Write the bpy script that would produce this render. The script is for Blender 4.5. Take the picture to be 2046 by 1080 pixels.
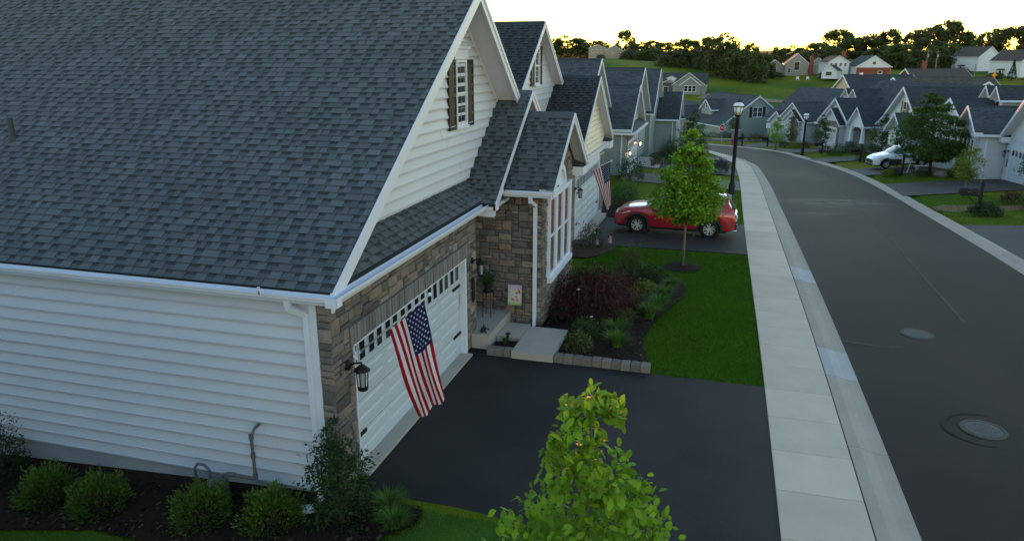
import bpy, math, random
import numpy as np
from mathutils import Vector, Matrix
random.seed(7); RNG = np.random.default_rng(7)
for o in list(bpy.data.objects): bpy.data.objects.remove(o)
SC = bpy.context.scene; COL = SC.collection
# ---------------------------------------------------------------- camera, sky, sun, exposure
CAM = Vector((5.068, -8.491, 6.281))
cd = bpy.data.cameras.new('camera'); cam = bpy.data.objects.new('camera', cd); COL.objects.link(cam)
cam.location = CAM; cam.rotation_euler = (math.pi/2 - .287, 0, .279)
cd.sensor_width = 36; cd.lens = 1465.5/2046*36; cd.clip_start = .1; cd.clip_end = 9000
SC.camera = cam
SUN_AZ = math.radians(-8.5)      # measured from +Y towards +X
SUN_EL = math.radians(1.5)
w = bpy.data.worlds.new('World'); SC.world = w; w.use_nodes = True
nt = w.node_tree; bgn = nt.nodes['Background']
sky = nt.nodes.new('ShaderNodeTexSky'); sky.sky_type = 'NISHITA'; sky.sun_disc = False
sky.sun_elevation = SUN_EL; sky.sun_rotation = SUN_AZ
sky.air_density = .80; sky.dust_density = 0.0; sky.ozone_density = 1.1; sky.altitude = 100
nt.links.new(sky.outputs[0], bgn.inputs[0]); bgn.inputs[1].default_value = .15
sl = bpy.data.lights.new('sun', 'SUN'); sun = bpy.data.objects.new('sun', sl); COL.objects.link(sun)
sl.energy = .7; sl.angle = math.radians(.6); sl.color = (1, .36, .15)
sdir = Vector((math.sin(SUN_AZ)*math.cos(SUN_EL), math.cos(SUN_AZ)*math.cos(SUN_EL), math.sin(SUN_EL)))
sun.rotation_euler = sdir.to_track_quat('Z', 'Y').to_euler(); sun.location = (0, 60, 40)
vs = SC.view_settings; vs.view_transform = 'Standard'; vs.look = 'None'; vs.gamma = 1; vs.exposure = 3.05
# ---------------------------------------------------------------- helpers
def col(*c): return (c[0], c[1], c[2], 1)
def tag(o, label=None, cat=None, group=None, kind=None):
    if label: o['label'] = label
    if cat: o['category'] = cat
    if group: o['group'] = group
    if kind: o['kind'] = kind
    return o
def thing(name, label, cat, loc=(0,0,0), rz=0, group=None):
    o = bpy.data.objects.new(name, None); COL.objects.link(o); o.empty_display_size = .2
    o.location = loc; o.rotation_euler = (0,0,rz)
    return tag(o, label, cat, group)
def link(name, me, parent=None, kind=None):
    o = bpy.data.objects.new(name, me); COL.objects.link(o)
    if parent: o.parent = parent
    if kind: o['kind'] = kind
    return o
def copy_tree(o, parent=None):
    c = o.copy(); COL.objects.link(c); c.parent = parent
    for ch in list(o.children): copy_tree(ch, c)
    return c
XF=None
class MB:
    def __init__(s): s.v=[]; s.f=[]; s.t=[]; s.m=[]
    def add(s, pts, faces, tone=1., m=0):
        n=len(s.v); s.v += [tuple(p) for p in pts]
        for f in faces: s.f.append(tuple(n+i for i in f)); s.t.append(tone); s.m.append(m)
        return s
    def poly(s, pts, tone=1., m=0): return s.add(pts, [range(len(pts))], tone, m)
    def box(s, x0,x1,y0,y1,z0,z1, tone=1., m=0):
        p=[(x,y,z) for x in (x0,x1) for y in (y0,y1) for z in (z0,z1)]
        return s.add(p, [(0,1,3,2),(4,6,7,5),(0,4,5,1),(2,3,7,6),(0,2,6,4),(1,5,7,3)], tone, m)
    def obox(s, o, u, v, n, a0,a1,b0,b1,c0,c1, tone=1., m=0):   # box in a local frame u,v,n
        o,u,v,n=Vector(o),Vector(u),Vector(v),Vector(n)
        p=[o+u*a+v*b+n*c for a in (a0,a1) for b in (b0,b1) for c in (c0,c1)]
        F=[(0,1,3,2),(4,6,7,5),(0,4,5,1),(2,3,7,6),(0,2,6,4),(1,5,7,3)]
        if u.cross(v).dot(n) < 0: F=[f[::-1] for f in F]
        return s.add(p, F, tone, m)
    def beam(s, p, q, w, h, up=(0,0,1), tone=1., m=0):
        p,q=Vector(p),Vector(q); d=(q-p); L=d.length; d/=L; up=Vector(up)
        sd=d.cross(up).normalized(); u2=sd.cross(d)
        return s.obox(p, d, sd, u2, 0,L,-w/2,w/2,-h/2,h/2, tone, m)
    def prism(s, prof, vec, tone=1., m=0):    # closed 3d profile swept by vec
        n=len(prof); vec=Vector(vec); a=[Vector(p) for p in prof]; b=[p+vec for p in a]
        F=[(i,(i+1)%n,n+(i+1)%n,n+i) for i in range(n)]+[tuple(range(n))[::-1], tuple(range(n,2*n))]
        nrm=sum(((a[i]-a[0]).cross(a[(i+1)%n]-a[0]) for i in range(1,n)), Vector())
        if nrm.dot(vec)<0: F=[f[::-1] for f in F]
        return s.add(a+b, F, tone, m)
    def tube(s, pts, r, n=8, tone=1., m=0, cap=True):
        pts=[Vector(p) for p in pts]; k=len(pts); r=r if hasattr(r,'__len__') else [r]*k
        V=[]; prev=None
        for i in range(k):
            d=(pts[min(i+1,k-1)]-pts[max(i-1,0)]).normalized()
            if prev is None:
                a=Vector((0,0,1)) if abs(d.z)<.9 else Vector((1,0,0)); u=d.cross(a).normalized()
            else: u=(prev-d*prev.dot(d)).normalized()
            prev=u; w_=d.cross(u)
            V+=[pts[i]+(u*math.cos(2*math.pi*j/n)+w_*math.sin(2*math.pi*j/n))*r[i] for j in range(n)]
        F=[(i*n+j, i*n+(j+1)%n, (i+1)*n+(j+1)%n, (i+1)*n+j) for i in range(k-1) for j in range(n)]
        if cap: F+=[tuple(range(n))[::-1], tuple(range((k-1)*n,k*n))]
        return s.add(V,F,tone,m)
    def lathe(s, prof, c=(0,0,0), n=16, ax=(0,0,1), tone=1., m=0, cap=True):   # prof [(r,h)]
        c=Vector(c); ax=Vector(ax).normalized(); a=Vector((0,0,1)) if abs(ax.z)<.9 else Vector((1,0,0))
        u=ax.cross(a).normalized(); w_=ax.cross(u)
        V=[c+ax*h+(u*math.cos(2*math.pi*j/n)+w_*math.sin(2*math.pi*j/n))*r for r,h in prof for j in range(n)]
        k=len(prof); F=[(i*n+j, i*n+(j+1)%n, (i+1)*n+(j+1)%n, (i+1)*n+j) for i in range(k-1) for j in range(n)]
        if cap and prof[0][0]>1e-4: F.append(tuple(range(n))[::-1])
        if cap and prof[-1][0]>1e-4: F.append(tuple(range((k-1)*n,k*n)))
        return s.add(V,F,tone,m)
    def mesh(s, name, mats, smooth=False):
        me=bpy.data.meshes.new(name); me.from_pydata([tuple(XF@Vector(p)) for p in s.v] if XF is not None else s.v,[],s.f)
        for x in (mats if isinstance(mats,(list,tuple)) else [mats]): me.materials.append(x)
        at=me.attributes.new('tone','FLOAT','FACE'); at.data.foreach_set('value', s.t)
        if any(s.m): me.polygons.foreach_set('material_index', s.m)
        if smooth: me.polygons.foreach_set('use_smooth',[True]*len(s.f))
        me.update(); return me
    def obj(s, name, mats, parent=None, smooth=False, kind=None):
        return link(name, s.mesh(name,mats,smooth), parent, kind)
def tex_mesh(name, V, F, tone, mat, smooth=False):
    """numpy mesh: V (n,3), F (m,k) all faces same size, tone (m,)"""
    me=bpy.data.meshes.new(name); V=np.asarray(V,np.float32); F=np.asarray(F,np.int32); k=F.shape[1]; m=len(F)
    me.vertices.add(len(V)); me.vertices.foreach_set('co',V.ravel())
    me.loops.add(m*k); me.loops.foreach_set('vertex_index',F.ravel())
    me.polygons.add(m); me.polygons.foreach_set('loop_start',np.arange(0,m*k,k,dtype=np.int32))
    try: me.polygons.foreach_set('loop_total',np.full(m,k,np.int32))
    except Exception: pass
    me.materials.append(mat)
    at=me.attributes.new('tone','FLOAT','FACE'); at.data.foreach_set('value',np.asarray(tone,np.float32))
    if smooth: me.polygons.foreach_set('use_smooth',np.ones(m,bool))
    me.update(calc_edges=True); me.validate(); return me
# ---------------------------------------------------------------- materials
MATS={}
def mat(name, c, rough=.7, spec=.3, metal=0, tone=0., noise=0., nscale=4., fine=0., fscale=60., bump=0., bscale=80., c2=None, c2scale=1.5, ramp=None, trans=0, emit=None, coat=0., stretch=None, c2edge=.12):
    """generic procedural: base colour x tone attribute x noises, optional second colour patches, bump"""
    if name in MATS: return MATS[name]
    m=bpy.data.materials.new(name); MATS[name]=m; m.use_nodes=True; N=m.node_tree.nodes; L=m.node_tree.links
    b=N['Principled BSDF']; b.inputs['Roughness'].default_value=rough; b.inputs['Metallic'].default_value=metal
    b.inputs['Specular IOR Level'].default_value=spec
    if coat: b.inputs['Coat Weight'].default_value=coat; b.inputs['Coat Roughness'].default_value=.05
    tc=N.new('ShaderNodeTexCoord'); src=tc.outputs['Object']
    if stretch:
        mp=N.new('ShaderNodeMapping'); mp.inputs['Scale'].default_value=stretch; L.new(src,mp.inputs[0]); src=mp.outputs[0]
    def nz(scale, detail=4):
        n=N.new('ShaderNodeTexNoise'); n.inputs['Scale'].default_value=scale; n.inputs['Detail'].default_value=detail; L.new(src,n.inputs['Vector']); return n.outputs['Fac']
    def math_(op,a,b_):
        n=N.new('ShaderNodeMath'); n.operation=op
        for i,x in enumerate((a,b_)):
            if isinstance(x,(int,float)): n.inputs[i].default_value=x
            else: L.new(x,n.inputs[i])
        return n.outputs[0]
    fac=None
    def mul(x):
        nonlocal fac
        fac = x if fac is None else math_('MULTIPLY',fac,x)
    at=None
    if tone or ramp:
        at=N.new('ShaderNodeAttribute'); at.attribute_name='tone'
    if ramp:
        cr=N.new('ShaderNodeValToRGB'); els=cr.color_ramp.elements
        for i,(p,cc) in enumerate(ramp):
            e=els[i] if i<2 else els.new(p)
            e.position=p; e.color=col(*cc)
        cr.color_ramp.interpolation='LINEAR'; L.new(at.outputs['Fac'],cr.inputs[0]); base=cr.outputs[0]
    else:
        rgb=N.new('ShaderNodeRGB'); rgb.outputs[0].default_value=col(*c); base=rgb.outputs[0]
    if c2 is not None:
        mr=N.new('ShaderNodeMapRange'); mr.inputs[1].default_value=.5-c2edge; mr.inputs[2].default_value=.5+c2edge; L.new(nz(c2scale,5),mr.inputs[0])
        mx=N.new('ShaderNodeMix'); mx.data_type='RGBA'; L.new(mr.outputs[0],mx.inputs['Factor']); L.new(base,mx.inputs['A']); mx.inputs['B'].default_value=col(*c2); base=mx.outputs['Result']
    if tone and not ramp: mul(math_('ADD',math_('MULTIPLY',at.outputs['Fac'],tone),1-tone))
    if noise: mul(math_('ADD',math_('MULTIPLY',nz(nscale),2*noise),1-noise))
    if fine: mul(math_('ADD',math_('MULTIPLY',nz(fscale,2),2*fine),1-fine))
    if fac is not None:
        vm=N.new('ShaderNodeVectorMath'); vm.operation='SCALE'; L.new(base,vm.inputs[0]); L.new(fac,vm.inputs['Scale']); base=vm.outputs[0]
    L.new(base,b.inputs['Base Color'])
    if bump:
        bn=N.new('ShaderNodeBump'); bn.inputs['Strength'].default_value=bump; bn.inputs['Distance'].default_value=.02; L.new(nz(bscale,3),bn.inputs['Height']); L.new(bn.outputs[0],b.inputs['Normal'])
    if trans:
        # thin leaf: part of the light passes through
        tr=N.new('ShaderNodeBsdfTranslucent'); L.new(base,tr.inputs[0]); ms=N.new('ShaderNodeMixShader'); ms.inputs[0].default_value=trans
        L.new(b.outputs[0],ms.inputs[1]); L.new(tr.outputs[0],ms.inputs[2]); L.new(ms.outputs[0],N['Material Output'].inputs[0])
    if emit: b.inputs['Emission Color'].default_value=col(*emit[0]); b.inputs['Emission Strength'].default_value=emit[1]
    return m
def glass_mat():
    m=bpy.data.materials.new('thin_glass'); m.use_nodes=True; N=m.node_tree.nodes; L=m.node_tree.links
    N.remove(N['Principled BSDF'])
    tr=N.new('ShaderNodeBsdfTransparent'); tr.inputs[0].default_value=(.9,.93,.93,1); g=N.new('ShaderNodeBsdfGlossy'); g.inputs['Roughness'].default_value=.02
    fr=N.new('ShaderNodeFresnel'); fr.inputs[0].default_value=1.25; ms=N.new('ShaderNodeMixShader')
    L.new(fr.outputs[0],ms.inputs[0]); L.new(tr.outputs[0],ms.inputs[1]); L.new(g.outputs[0],ms.inputs[2]); L.new(ms.outputs[0],N['Material Output'].inputs[0])
    return m
def shingle_far(name, c):
    """roof too far away to tell tabs apart: courses and tabs from the object's own metres"""
    m=bpy.data.materials.new(name); m.use_nodes=True; N=m.node_tree.nodes; L=m.node_tree.links; b=N['Principled BSDF']
    b.inputs['Roughness'].default_value=.85; b.inputs['Specular IOR Level'].default_value=.2
    tc=N.new('ShaderNodeTexCoord'); sp=N.new('ShaderNodeSeparateXYZ'); sn=N.new('ShaderNodeSeparateXYZ'); L.new(tc.outputs['Object'],sp.inputs[0]); L.new(tc.outputs['Normal'],sn.inputs[0])
    def M(op,a,b_=0.):
        n=N.new('ShaderNodeMath'); n.operation=op
        for i,x in enumerate((a,b_)):
            if isinstance(x,(int,float)): n.inputs[i].default_value=x
            else: L.new(x,n.inputs[i])
        return n.outputs[0]
    sel=M('GREATER_THAN',M('ABSOLUTE',sn.outputs[1]),M('ABSOLUTE',sn.outputs[0]))
    u=M('ADD',M('MULTIPLY',sel,sp.outputs[0]),M('MULTIPLY',M('SUBTRACT',1.,sel),sp.outputs[1])); v=M('MULTIPLY',sp.outputs[2],1.75)
    cx=N.new('ShaderNodeCombineXYZ'); L.new(u,cx.inputs[0]); L.new(v,cx.inputs[1])
    br=N.new('ShaderNodeTexBrick'); L.new(cx.outputs[0],br.inputs['Vector']); br.inputs['Scale'].default_value=1; br.inputs['Mortar Size'].default_value=.012
    br.inputs['Brick Width'].default_value=.3; br.inputs['Row Height'].default_value=.145
    br.inputs['Color1'].default_value=col(*[x*.72 for x in c]); br.inputs['Color2'].default_value=col(*[x*1.3 for x in c]); br.inputs['Mortar'].default_value=col(*[x*.5 for x in c])
    nz=N.new('ShaderNodeTexNoise'); nz.inputs['Scale'].default_value=.6; L.new(tc.outputs['Object'],nz.inputs['Vector'])
    vm=N.new('ShaderNodeVectorMath'); vm.operation='SCALE'; L.new(br.outputs[0],vm.inputs[0]); L.new(M('ADD',M('MULTIPLY',nz.outputs[0],.5),.75),vm.inputs['Scale']); L.new(vm.outputs[0],b.inputs['Base Color'])
    bn=N.new('ShaderNodeBump'); bn.inputs['Strength'].default_value=.5; bn.inputs['Distance'].default_value=.02; L.new(br.outputs['Fac'],bn.inputs['Height']); bn.invert=True; L.new(bn.outputs[0],b.inputs['Normal'])
    return m
SH=(.080,.096,.110); SHD=(.036,.042,.050)
M_SH=mat('shingle',SH,.85,.2,tone=1.,noise=.18,nscale=.7,fine=.22,fscale=90,bump=.25,bscale=160)
M_SHB=mat('shingle_dark',SHD,.85,.2,tone=1.,noise=.18,nscale=.7,fine=.22,fscale=90,bump=.25,bscale=160)
M_SHF=shingle_far('shingle_far',(.055,.067,.080)); M_SHF2=shingle_far('shingle_far_charcoal',(.040,.047,.057)); M_SHF3=shingle_far('shingle_far_brown',(.075,.07,.062))
M_WHITE=mat('white_trim',(.60,.64,.74),.45,.4,noise=.06,nscale=3,fine=.03)
M_SIDE=mat('white_siding',(.52,.545,.61),.55,.35,tone=1.,noise=.06,nscale=.8,fine=.03,fscale=30)
M_CREAM=mat('cream_siding',(.62,.57,.47),.55,.35,tone=1.,noise=.06,nscale=.8)
M_GREEN=mat('sage_siding',(.20,.245,.245),.55,.35,tone=1.,noise=.07,nscale=.8)
M_BLUEG=mat('pale_grey_siding',(.44,.48,.54),.55,.35,tone=1.,noise=.07,nscale=.8)
M_TAN=mat('tan_siding',(.36,.32,.26),.55,.35,tone=1.,noise=.07,nscale=.8)
M_STONE=mat('ledge_stone',(.2,.17,.15),.9,.2,noise=.35,nscale=9,fine=.3,fscale=40,bump=.8,bscale=45,
  ramp=[(0,(.075,.070,.070)),(.25,(.125,.114,.110)),(.5,(.170,.150,.138)),(.72,(.215,.165,.135)),(.88,(.26,.225,.20)),(1,(.18,.178,.182))])
M_MORTAR=mat('mortar',(.11,.10,.095),.95,.1,fine=.3)
M_BRICK=mat('soldier_brick',(.155,.15,.155),.85,.2,tone=1.,noise=.2,nscale=12,bump=.3,bscale=60)
M_FOUND=mat('foundation',(.36,.37,.375),.85,.2,noise=.12,nscale=3,fine=.1,bump=.2)
M_CONC=mat('concrete_walk',(.52,.44,.36),.85,.25,tone=1.,noise=.14,nscale=1.7,fine=.12,fscale=50,bump=.15,bscale=120)
M_CURB=mat('concrete_curb',(.33,.29,.25),.85,.25,tone=1.,noise=.16,nscale=1.5,fine=.14,fscale=50,bump=.2,bscale=120)
M_CURBB=mat('concrete_curb_new',(.37,.36,.37),.85,.25,noise=.12,nscale=2,fine=.1,fscale=50,bump=.2)
M_PORCH=mat('porch_concrete',(.35,.325,.295),.85,.25,tone=1.,noise=.14,nscale=1.7,fine=.12,fscale=50,bump=.15,bscale=120)
M_GROOVE_SHADE=mat('joint_shade',(.06,.058,.055),.95,.1)  # dark tone stands in for the shade between sidewalk slabs
M_BLACK=mat('black_metal',(.011,.011,.012),.6,.2,fine=.15)
M_IRON=mat('cast_iron',(.07,.066,.062),.7,.4,noise=.3,nscale=20,bump=.4,bscale=40)
M_GLASSD=mat('dark_window',(.012,.014,.016),.08,.6)
M_THIN=glass_mat()
M_MULCH=mat('mulch',(.022,.016,.013),.95,.1,noise=.5,nscale=14,fine=.5,fscale=60,bump=1.,bscale=50)
M_CHIP=mat('mulch_chip',(.03,.021,.016),.9,.1,tone=1.)
M_SOIL=mat('dry_straw_patch',(.16,.105,.06),.95,.1,noise=.4,nscale=6,fine=.4)
M_SHUT=mat('shutter_dark',(.013,.013,.014),.55,.3,fine=.15)
M_SHUTR=mat('shutter_red',(.10,.045,.04),.55,.3)
M_DECK=mat('roof_deck',(.02,.024,.028),.9,.1)
M_BARK=mat('bark',(.13,.115,.095),.9,.1,noise=.4,nscale=12,bump=.8,bscale=30,stretch=(1,1,.25))
M_BARKD=mat('dark_bark',(.05,.04,.032),.9,.1,noise=.4,nscale=12)
M_GRASS=mat('lawn_soil',(.05,.11,.012),.95,.05,noise=.3,nscale=1.3,fine=.4,fscale=35,c2=(.040,.080,.016),c2scale=.5,bump=.6,bscale=50)
M_BLADE=mat('grass_blade',(.055,.140,.010),.75,.15,tone=1.,noise=.2,nscale=.7,trans=.25)
def leafm(n,c,tr=.35): return mat(n,c,.6,.25,tone=1.,trans=tr)
# ---------------------------------------------------------------- terrain
def sstep(a,b,x):
    t=np.clip((np.asarray(x,float)-a)/(b-a),0,1); return t*t*(3-2*t)
def P(y): return -.256*np.logaddexp(0,(np.asarray(y,float)-15)/4)
def T(x,y):
    x=np.asarray(x,float); y=np.asarray(y,float)
    near=np.where(y<112,P(np.minimum(y,112)),0)
    z=P(np.minimum(y,112)) - .02*np.clip(y-112,0,60)*1.0
    z=z+.07*np.clip(x-15.2,0,8)*sstep(90,60,y)+.35*sstep(90,60,y)*0
    # back side: second row of houses on slightly higher ground, then the field and the hill
    z=z+3.2*sstep(26,60,x)*sstep(20,90,y)
    hill=np.interp(x,[-400,-120,-46,-10,25,60,110,300],[6,11.5,10.8,9.0,6.6,6.5,6.0,8])
    z=z+hill*sstep(200,345,y)*(1-.25*sstep(26,60,x))
    z=z+4.5*sstep(330,900,y)+16*sstep(1200,4500,y)
    z=z+.06*np.clip(5-x,0,6)*sstep(25,38,y)*sstep(100,70,y)
    z=z-(.24+.055*np.clip(-x,0,5))*np.maximum(sstep(.12,-.2,y)*sstep(1.7,.0,x),sstep(.5,.2,y)*sstep(-.1,-.5,x))
    return z
def Tz(x,y): return float(T(x,y))
def catmull(pts,n=8):
    pts=[np.array(p,float) for p in pts]; pts=[2*pts[0]-pts[1]]+pts+[2*pts[-1]-pts[-2]]; out=[]
    for i in range(1,len(pts)-2):
        a,b,c,d=pts[i-1:i+3]
        for k in range(n):
            t=k/n; out.append(.5*((2*b)+(c-a)*t+(2*a-5*b+4*c-d)*t*t+(3*b-a-3*c+d)*t**3))
    out.append(pts[-2]); return np.array(out)
def resample(p,step=None,n=None):
    s=np.concatenate([[0],np.cumsum(np.hypot(*np.diff(p,axis=0).T))])
    q=np.arange(0,s[-1],step) if step else np.linspace(0,s[-1],n)
    return np.stack([np.interp(q,s,p[:,0]),np.interp(q,s,p[:,1])],1)
def normals(p):
    d=np.gradient(p,axis=0); d/=np.hypot(*d.T)[:,None]; return np.stack([d[:,1],-d[:,0]],1)   # right-hand side
GL=catmull([(8.12,-14),(8.1,-4),(8.08,6),(8.0,18),(8.05,30),(8.12,41),(7.95,54.8),(7.4,60.5),(6.45,66),(5.1,71),(2.8,76.5),(-.6,81),(-6,85),(-14,88),(-26,90)])
GR=catmull([(14.4,-14),(14.4,0),(14.4,18),(14.5,30),(14.65,40),(14.45,51.5),(13.45,61.5),(11.1,76.5),(8.3,83),(6.5,85.3),(4,87.6),(-.5,90.5),(-7,93.5),(-15,96),(-26,98)])
NS=240
GLr=resample(GL,n=NS); GRr=resample(GR,n=NS)
CL=(GLr+GRr)/2; HW=np.hypot(*(GRr-GLr).T)/2
def road_mask(x,y):
    x=np.asarray(x,float); y=np.asarray(y,float); best=np.full(x.shape,9.)
    for i in range(NS): best=np.minimum(best, np.hypot(x-CL[i,0],y-CL[i,1])-HW[i])
    return best    # <0 inside
xs=np.concatenate([np.arange(-3000,-300,300),np.arange(-300,-12,12),np.arange(-12,4.8,.35),np.arange(4.8,17,.3),np.arange(17,45,1),np.arange(45,300,10),np.arange(300,3300,300)])
ys=np.concatenate([np.arange(-60,-20,10),np.arange(-20,-3,.8),np.arange(-3,1.4,.15),np.arange(1.4,98,.8),np.arange(98,350,5),np.arange(350,900,30),np.arange(900,7000,400)])
X,Y=np.meshgrid(xs,ys,indexing='ij'); Zg=T(X,Y)-.03
near=(Y<110)&(X>-30)&(X<18); msk=np.full(X.shape,9.); msk[near]=road_mask(X[near],Y[near]); Zg-=.3*sstep(.3,.05,msk)
nx,ny=X.shape; idx=np.arange(nx*ny).reshape(nx,ny)
Fg=np.stack([idx[:-1,:-1],idx[1:,:-1],idx[1:,1:],idx[:-1,1:]],-1).reshape(-1,4)
def ground_mat():
    m=bpy.data.materials.new('grass_ground'); m.use_nodes=True; N=m.node_tree.nodes; L=m.node_tree.links; b=N['Principled BSDF']
    b.inputs['Roughness'].default_value=.95; b.inputs['Specular IOR Level'].default_value=.05
    tc=N.new('ShaderNodeTexCoord')
    def nz(sc,det=5,vec=None):
        n=N.new('ShaderNodeTexNoise'); n.inputs['Scale'].default_value=sc; n.inputs['Detail'].default_value=det
        mp=N.new('ShaderNodeMapping'); mp.inputs['Scale'].default_value=vec or (1,1,1); L.new(tc.outputs['Object'],mp.inputs[0]); L.new(mp.outputs[0],n.inputs['Vector']); return n.outputs[0]
    r1=N.new('ShaderNodeValToRGB'); L.new(nz(.035,6,(1,.5,1)),r1.inputs[0]); e=r1.color_ramp.elements
    e[0].position=.40; e[0].color=col(.045,.088,.004); e[1].position=.60; e[1].color=col(.135,.145,.010)
    r2=N.new('ShaderNodeMapRange'); L.new(nz(.9,6),r2.inputs[0]); r2.inputs[3].default_value=.65; r2.inputs[4].default_value=1.3
    r3=N.new('ShaderNodeMapRange'); L.new(nz(30,3),r3.inputs[0]); r3.inputs[3].default_value=.5; r3.inputs[4].default_value=1.5
    mm=N.new('ShaderNodeMath'); mm.operation='MULTIPLY'; L.new(r2.outputs[0],mm.inputs[0]); L.new(r3.outputs[0],mm.inputs[1])
    vm=N.new('ShaderNodeVectorMath'); vm.operation='SCALE'; L.new(r1.outputs[0],vm.inputs[0]); L.new(mm.outputs[0],vm.inputs['Scale']); L.new(vm.outputs[0],b.inputs['Base Color'])
    bn=N.new('ShaderNodeBump'); bn.inputs['Strength'].default_value=.6; bn.inputs['Distance'].default_value=.05; L.new(nz(25,3),bn.inputs['Height']); L.new(bn.outputs[0],b.inputs['Normal'])
    return m
M_GROUND=ground_mat()
gm=tex_mesh('ground',np.stack([X.ravel(),Y.ravel(),Zg.ravel()],1),Fg,np.ones(len(Fg)),M_GROUND,True)
tag(link('ground',gm),'grassy ground of lawns and the open field rolling up to the hill','ground',kind='structure')
# ---------------------------------------------------------------- road
def road_mat():
    m=mat('road_asphalt',(.0235,.0180,.0150),.74,.12,noise=.14,nscale=.45,fine=.25,fscale=55,bump=.25,bscale=90,c2=(.034,.0265,.0225),c2scale=.22,c2edge=.2)
    N=m.node_tree.nodes; L=m.node_tree.links; b=N['Principled BSDF']; src=b.inputs['Base Color'].links[0].from_socket
    tc=N.new('ShaderNodeTexCoord'); base=src
    # dried dust trails with their own shapes: (x, y, radius x, radius y, amount)
    for (x,y,rx,ry,k) in ((9.6,32.6,2.4,1.7,1.),(12.2,33.2,2.2,1.3,.8),(9.3,27.6,1.7,.8,.7),(11,31.5,3.2,5.0,.35),(10.5,48,2.6,6,.3)):
        mp=N.new('ShaderNodeMapping'); mp.inputs['Location'].default_value=(-x/rx,-y/ry,0); mp.inputs['Scale'].default_value=(1/rx,1/ry,0); L.new(tc.outputs['Object'],mp.inputs[0])
        ln=N.new('ShaderNodeVectorMath'); ln.operation='LENGTH'; L.new(mp.outputs[0],ln.inputs[0])
        nz=N.new('ShaderNodeTexNoise'); nz.inputs['Scale'].default_value=1.1; nz.inputs['Detail'].default_value=8; nz.inputs['Roughness'].default_value=.7
        mp2=N.new('ShaderNodeMapping'); mp2.inputs['Scale'].default_value=(.5,1.6,1); L.new(tc.outputs['Object'],mp2.inputs[0]); L.new(mp2.outputs[0],nz.inputs['Vector'])
        mr=N.new('ShaderNodeMapRange'); mr.inputs[1].default_value=1.; mr.inputs[2].default_value=.1; L.new(ln.outputs['Value'],mr.inputs[0])
        m1=N.new('ShaderNodeMapRange'); m1.inputs[1].default_value=.42; m1.inputs[2].default_value=.7; L.new(nz.outputs[0],m1.inputs[0])
        mu=N.new('ShaderNodeMath'); mu.operation='MULTIPLY'; L.new(mr.outputs[0],mu.inputs[0]); L.new(m1.outputs[0],mu.inputs[1])
        mk=N.new('ShaderNodeMath'); mk.operation='MULTIPLY'; mk.inputs[1].default_value=k; L.new(mu.outputs[0],mk.inputs[0])
        mx=N.new('ShaderNodeMix'); mx.data_type='RGBA'; L.new(mk.outputs[0],mx.inputs['Factor']); L.new(base,mx.inputs['A']); mx.inputs['B'].default_value=col(.20,.17,.145); base=mx.outputs['Result']
    L.new(base,b.inputs['Base Color']); return m
M_ROAD=road_mat()
K=9; V=[];F=[]
for i in range(NS):
    for k in range(K):
        t=k/(K-1); p=GLr[i]*(1-t)+GRr[i]*t; V.append((p[0],p[1],Tz(p[0],p[1])-.085+.05*4*t*(1-t)))
for i in range(NS-1):
    for k in range(K-1): F.append((i*K+k,i*K+k+1,(i+1)*K+k+1,(i+1)*K+k))
tag(link('road',tex_mesh('road',V,F,np.ones(len(F)),M_ROAD,True)),'dark asphalt street curving away to the left','road',kind='structure')
def road_z(x,y):
    i=int(np.argmin(np.hypot(CL[:,0]-x,CL[:,1]-y))); d=np.hypot(x-GLr[i,0],y-GLr[i,1]); t=min(max(d/(2*HW[i]),0),1); return Tz(x,y)-.085+.2*t*(1-t)
def ribbon(name,mat_,path,w,dz,label,cat,jit=0.,kind='structure',zf=road_z):
    p=catmull(path,10); nn=normals(p); V=[];F=[]
    for i in range(len(p)):
        ww=w*(1+random.uniform(-jit,jit))/2
        for s in (-1,1):
            q=p[i]+nn[i]*ww*s; V.append((q[0],q[1],zf(q[0],q[1])+dz))
    for i in range(len(p)-1): F.append((2*i,2*i+1,2*i+3,2*i+2))
    return tag(link(name,tex_mesh(name,V,F,np.ones(len(F)),mat_)),label,cat,kind=kind)
M_SEAM=mat('worn_seam',(.085,.070,.060),.9,.1,noise=.4,nscale=2.5,fine=.3)
M_CRACK=mat('sealed_crack',(.10,.098,.095),.9,.2,noise=.5,nscale=3)
ribbon('road_seam',M_SEAM,[(11.15,11),(11.25,16.5),(11.5,21.7),(11.8,30.3),(12.3,42),(12.4,53),(11.7,64)],.07,.006,'pale paving seam running along the middle of the street','road seam',.5)
ribbon('road_crack',M_CRACK,[(8.12,8.9),(8.5,8.8),(9.0,8.75),(9.3,8.8)],.025,.006,'thin pale crack reaching in from the kerb into the street','road crack',.6)
ribbon('road_crack',M_CRACK,[(8.1,25.3),(8.35,25.3),(8.75,25.25)],.03,.006,'thin pale crack at the street edge level with the red car','road crack',.6)
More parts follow.
